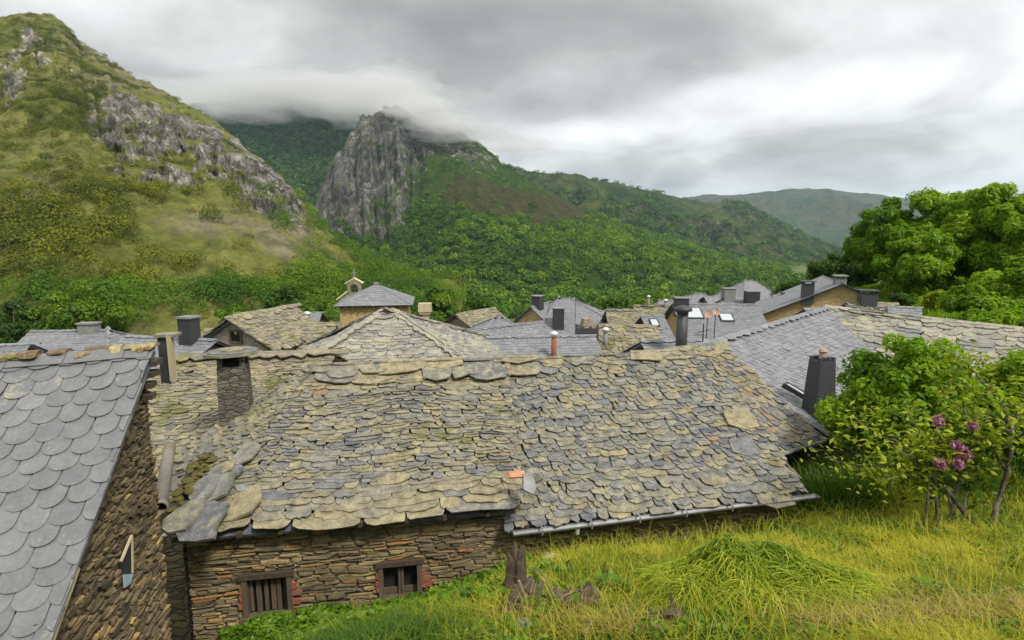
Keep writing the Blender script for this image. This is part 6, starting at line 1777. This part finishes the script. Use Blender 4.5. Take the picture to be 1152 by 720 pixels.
def build_haystack():
    rn = np.random.default_rng(8); c = ground_pt(830, 676); H, A_, B_ = .44, .86, .55
    root = empty('grass_heap', c, 'heap of freshly cut long green grass lying in the middle of the meadow', 'grass heap')
    K, R = 40, 14; V = []; F = []
    for i in range(R + 1):
        q = i / R
        for k in range(K):
            w = 2 * math.pi * k / K; rr = q * (1 + .14 * math.sin(3 * w + 1) + .08 * math.sin(7 * w)); x, y = c.x + A_ * rr * math.cos(w) * (1.35 if math.cos(w) > 0 else 1), c.y + B_ * rr * math.sin(w)
            V.append((x, y, gz(x, y) + (H * .85 * (1 - q ** 1.6) - .06)))
    for i in range(R):
        for k in range(K): F.append((i * K + k, (i + 1) * K + k, (i + 1) * K + (k + 1) % K, i * K + (k + 1) % K))
    mb = MB(); mb.poly(V, F, (.3, .3, .3)); mb.build('core', M['leaf_hay'], root, True)
    n = 26000; w = rn.random(n) * 2 * np.pi; q = rn.random(n) ** .6; ln = .18 + .36 * rn.random(n); segs = 6
    skew = rn.normal(0, .9, n)
    Vs = []; pts = []; lift = rn.random(n) ** 2; hd = w + rn.normal(0, 1.0, n)
    bnd = (1 + .14 * np.sin(3 * w + 1) + .08 * np.sin(7 * w))
    for j in range(segs):
        t = j / (segs - 1); bend = hd + skew * t * .9
        ex_ = q * .85 * bnd * np.cos(w) + t * ln * np.cos(bend); ey_ = q * .85 * bnd * np.sin(w) + t * ln * 1.3 * np.sin(bend)
        qq = np.hypot(ex_, ey_) / bnd
        x = c.x + A_ * ex_ * np.where(ex_ > 0, 1.35, 1.0); y = c.y + B_ * ey_
        base = ground_z(x, y)
        z = base + np.maximum(H * .85 * (1 - np.minimum(qq, 1) ** 1.6) - .05, .015) + .05 + (.05 + .13 * lift) * np.sin(np.pi * t) + .05 * lift + .26 * fbm(x * 3.0, y * 3.0, 90, 4) * (1 - np.minimum(qq, 1))
        pts.append(np.stack([x, y, z], -1))
    pts = np.stack(pts, 1); tan = pts[:, -1] - pts[:, 0]; tan /= np.linalg.norm(tan, axis=1)[:, None] + 1e-9
    side = np.cross(tan, np.array([0, 0, 1.0]) + rn.normal(0, .4, (n, 3))); side /= np.linalg.norm(side, axis=1)[:, None]; wd = (.003 + .0032 * rn.random(n))[:, None]
    for j in range(segs): k = 1 - .7 * (j / (segs - 1)) ** 2; Vs += [pts[:, j] - side * wd * k, pts[:, j] + side * wd * k]
    V = np.stack(Vs, 1).reshape(-1, 3); kk = np.arange(n)[:, None] * (2 * segs)
    Fa = np.concatenate([kk + np.array([[2 * j, 2 * j + 1, 2 * j + 3, 2 * j + 2]]) for j in range(segs - 1)], 0)
    col = np.zeros((n, 3)); col[:, 0] = rn.random(n); col[:, 1] = np.clip(.30 + .5 * q + .5 * fbm(pts[:, 0, 0] * 3, pts[:, 0, 1] * 3, 91, 3) + rn.normal(0, .22, n), 0, 1)
    mesh_np('blades', V, Fa, M['leaf_hay'], root, np.repeat(col, 2 * segs, 0))


build_haystack()


def broad_plant(label, c, n, size, seed, mat='leaf_weed', name='weed', group='weeds along the barn wall', h=.2):
    rn = np.random.default_rng(seed); c = np.array(c)
    C = c[None] + rn.normal(size=(n, 3)) * np.array([h * .75, h * .75, h * .4]) + np.array([0, 0, h * .55])
    Nn = rn.normal(size=(n, 3)) * .45 + np.array([0, 0, .9]); Nn /= np.linalg.norm(Nn, axis=1)[:, None]
    V, Fa = leaf_quads(C, Nn, size * (.5 + .9 * rn.random(n)), rn, 1.5); col = np.zeros((n, 3)); col[:, 0] = rn.random(n); col[:, 1] = rn.uniform(.3, .8)
    root = empty(name, c, label, 'weed', group); c_ = Vector(c)
    mesh_np('foliage', V, Fa, M[mat], root, np.repeat(col, 4, 0))
    mb = MB(); rg = random.Random(seed)
    for k in range(7): mb.tube([c_ - Vector((0, 0, .03)), c_ + Vector((rg.uniform(-1, 1) * h * .5, rg.uniform(-1, 1) * h * .5, h * .5)), c_ + Vector((rg.uniform(-1, 1) * h, rg.uniform(-1, 1) * h, h * rg.uniform(.7, 1.1)))], [.006, .005, .003], 5)
    mb.build('stem', M['leaf_weed'], root)
    return root


def build_small_things():
    rg = random.Random(66); rn = np.random.default_rng(66)
    # ground cover under the windows: countless small leaves
    n = 26000; S = rn.uniform(.3, 5.2, n); A_ = -rn.random(n) ** 1.3 * 2.2 - .02
    o = BARN(0, 0, 0); d = BARN(1, 0, 0) - o; nb = BARN(0, 1, 0) - o
    X = o.x + d.x * S + nb.x * (A_ + .2); Y = o.y + d.y * S + nb.y * (A_ + .2)
    keep = fbm(X * 2.2, Y * 2.2, 71, 4) > -.22; X, Y = X[keep], Y[keep]; n = len(X)
    C = np.stack([X, Y, ground_z(X, Y) + .05 + .15 * rn.random(n) ** 1.5 + .08 * np.maximum(fbm(X * 3, Y * 3, 72, 3), 0)], -1)
    Nn = rn.normal(size=(n, 3)) * .45 + np.array([0, -.2, .9]); Nn /= np.linalg.norm(Nn, axis=1)[:, None]
    V, Fa = leaf_quads(C, Nn, .055 * (.5 + 1.0 * rn.random(n)), rn, 1.5); col = np.zeros((n, 3)); col[:, 0] = rn.random(n); col[:, 1] = np.clip(.5 + fbm(X * 4, Y * 4, 73, 3), 0, 1)
    f = mesh_np('ground_cover', V, Fa, M['leaf_weed'], None, np.repeat(col, 4, 0)); tag(f, 'low leafy weeds growing along the foot of the barn wall', 'ground cover', kind='stuff')
    # broad leaves in patches all over the meadow
    n = 26000; D = 4.0 + 7.5 * rn.random(n); u = rn.uniform(520, 1240, n); X = (u - CX) / FPX * D; Y = D * .95
    keep = (fbm(X * 1.5, Y * 1.5, 75, 4) > .16) & ~in_barn(X, Y); X, Y = X[keep], Y[keep]; n = len(X)
    C = np.stack([X, Y, ground_z(X, Y) + .03 + .10 * rn.random(n)], -1); Nn = rn.normal(size=(n, 3)) * .5 + np.array([0, -.2, .9]); Nn /= np.linalg.norm(Nn, axis=1)[:, None]
    V, Fa = leaf_quads(C, Nn, .038 * (.5 + 1.0 * rn.random(n)), rn, 1.4); col = np.zeros((n, 3)); col[:, 0] = rn.random(n); col[:, 1] = rn.random(n)
    f = mesh_np('meadow_weeds', V, Fa, M['leaf_weed'], None, np.repeat(col, 4, 0)); tag(f, 'patches of small broad-leaved weeds among the meadow grass', 'weeds', kind='stuff')
    for i, (u, v, nn, sz, lab) in enumerate(((543, 685, 90, .10, 'bright broad-leaved weed left of the rotten stump'), (298, 700, 60, .10, 'leafy weed under the left window'), (420, 700, 70, .09, 'leafy weed below the right window'), (640, 663, 60, .09, 'green weed just right of the rotten stump'), (1048, 688, 70, .09, 'bright weed in the straw at the lower right'), (500, 690, 60, .09, 'leafy weed between the right window and the stump'), (690, 672, 50, .09, 'green weed in the grass right of the branches'), (612, 700, 50, .08, 'small weed beside the white stone'))):
        broad_plant(lab, ground_pt(u, v), nn, sz, 500 + i, h=.16)
    # rotten stump by the barn wall
    c = ground_pt(580, 676); root = empty('tree_stump', c, 'dark rotten upright stump against the barn wall', 'stump')
    mb = MB(); K = 18; V = []; F = []
    for i, (z, r) in enumerate(((-.1, .15), (.05, .135), (.25, .105), (.45, .10), (.60, .095))):
        for k in range(K):
            w = 2 * math.pi * k / K; q = r * (1 + .22 * math.sin(5 * w + 1) * (1 if k % 2 else .4) + rg.uniform(-.08, .08)); V.append((c.x + q * math.cos(w), c.y + q * .8 * math.sin(w), c.z + z + (rg.uniform(-.14, .06) if i == 4 else 0)))
    for i in range(4):
        for k in range(K): F.append((i * K + k, i * K + (k + 1) % K, (i + 1) * K + (k + 1) % K, (i + 1) * K + k))
    V.append((c.x, c.y, c.z + .40)); F += [(4 * K + k, 4 * K + (k + 1) % K, len(V) - 1) for k in range(K)]
    mb.poly(V, F); mb.build('trunk', M['deadwood'], root)
    mb = MB()
    for k in range(7):
        w = rg.uniform(0, 6.28); e = c + Vector((math.cos(w) * .3, math.sin(w) * .3, -.02)); mb.tube(limb_path(c + Vector((math.cos(w) * .1, math.sin(w) * .1, .12)), e, rg, 5, .15), [.035, .03, .022, .016, .008], 6)
    mb.build('root', M['deadwood'], root)
    # splintered logs and branches in front of it
    for i, (u, v, ln, r, ang, lab) in enumerate(((585, 690, .50, .12, .9, 'short splintered rotten log lying in front of the stump'), (606, 680, .42, .085, 2.2, 'rotten log fragment leaning on the stump'), (645, 688, .46, .11, .3, 'dark rotten root lump lying in the grass right of the stump'), (745, 706, .34, .065, .5, 'small dark piece of rotten wood in the grass at the bottom'))):
        c = ground_pt(u, v); mb = MB(); e = Vector((math.cos(ang), math.sin(ang) * .6, .35 * (i < 2))).normalized(); a = c - e * ln / 2 + Vector((0, 0, r * .7)); b = c + e * ln / 2 + Vector((0, 0, r * .9))
        pts = [a.lerp(b, k / 7) + Vector((rg.uniform(-.02, .02),) * 3) for k in range(8)]
        mb.tube(pts, [r * rg.uniform(.6, 1.25) * (.5 if k in (0, 7) else 1) for k in range(8)], 9)
        for k in range(6):
            s = pts[rg.randint(1, 6)]; q = s + Vector((rg.uniform(-.14, .14), rg.uniform(-.12, .12), rg.uniform(.02, .16))); mb.tube([s, s.lerp(q, .5) + Vector((.01, 0, .02)), q], [r * .4, r * .25, .004], 5)
        mb.v = [tuple(Vector(p) + Vector((rg.uniform(-1, 1), rg.uniform(-1, 1), rg.uniform(-1, 1))) * r * .16) for p in mb.v]
        o_ = mb.build('rotten_log', M['deadwood']); tag(o_, lab, 'log', 'rotten wood by the stump')
    # a curly bare branch
    c = ground_pt(604, 698); mb = MB(); pts = [c + Vector((x, y, z)) for x, y, z in ((-.16, 0, .36), (-.10, 0, .20), (-.08, -.02, .08), (.0, -.02, .03), (.10, 0, .06), (.16, 0, .18), (.10, .02, .32), (.04, .02, .44))]
    mb.tube(pts, [.012, .013, .014, .014, .013, .011, .009, .005], 6); mb.tube([pts[4], c + Vector((.24, 0, .22)), c + Vector((.34, .04, .24))], [.009, .007, .004], 5)
    o_ = mb.build('bare_branch', M['twig']); tag(o_, 'curling pale bare branch in front of the rotten stump', 'branch')
    for (u0, v0, u1, v1, lab) in ((680, 717, 755, 716, 'long straight stick lying along the bottom edge'), (1105, 678, 1135, 672, 'dark stick lying in the straw at the right'), (590, 677, 655, 676, 'grey stick lying between the stump and the root lump')):
        a, b = ground_pt(u0, v0) + Vector((0, 0, .06)), ground_pt(u1, v1) + Vector((0, 0, .07)); mb = MB(); p = limb_path(a, b, rg, 7, .03); mb.tube(p, [.013, .014, .012, .013, .011, .010, .007], 6); o_ = mb.build('stick', M['twig']); tag(o_, lab, 'stick')
    # stones
    for (u, v, r, lab) in ((619, 634, .13, 'pale pinkish stone lying in the grass below the gutter end'), (589, 710, .075, 'white stone at the bottom beside the rotten wood'), (1028, 676, .07, 'small blue grey stone in the straw at the right'), (757, 601, .14, 'flat grey stone on the grass under the gutter')):
        c = ground_pt(u, v); mb = MB(); V = []; F = []; K = 9; R = 5
        for i in range(R + 1):
            ph = -math.pi / 2 + math.pi * i / R
            for k in range(K): w = 2 * math.pi * k / K; q = r * rg.uniform(.8, 1.15); V.append(c + Vector((math.cos(w) * math.cos(ph) * q, math.sin(w) * math.cos(ph) * q * .8, math.sin(ph) * q * .75 + r * .5)))
        for i in range(R):
            for k in range(K): F.append((i * K + k, i * K + (k + 1) % K, (i + 1) * K + (k + 1) % K, (i + 1) * K + k))
        mb.poly(V, F); o_ = mb.build('stone', M['rock_white'] if r > .1 else M['chim_grey']); tag(o_, lab, 'stone')


build_small_things()
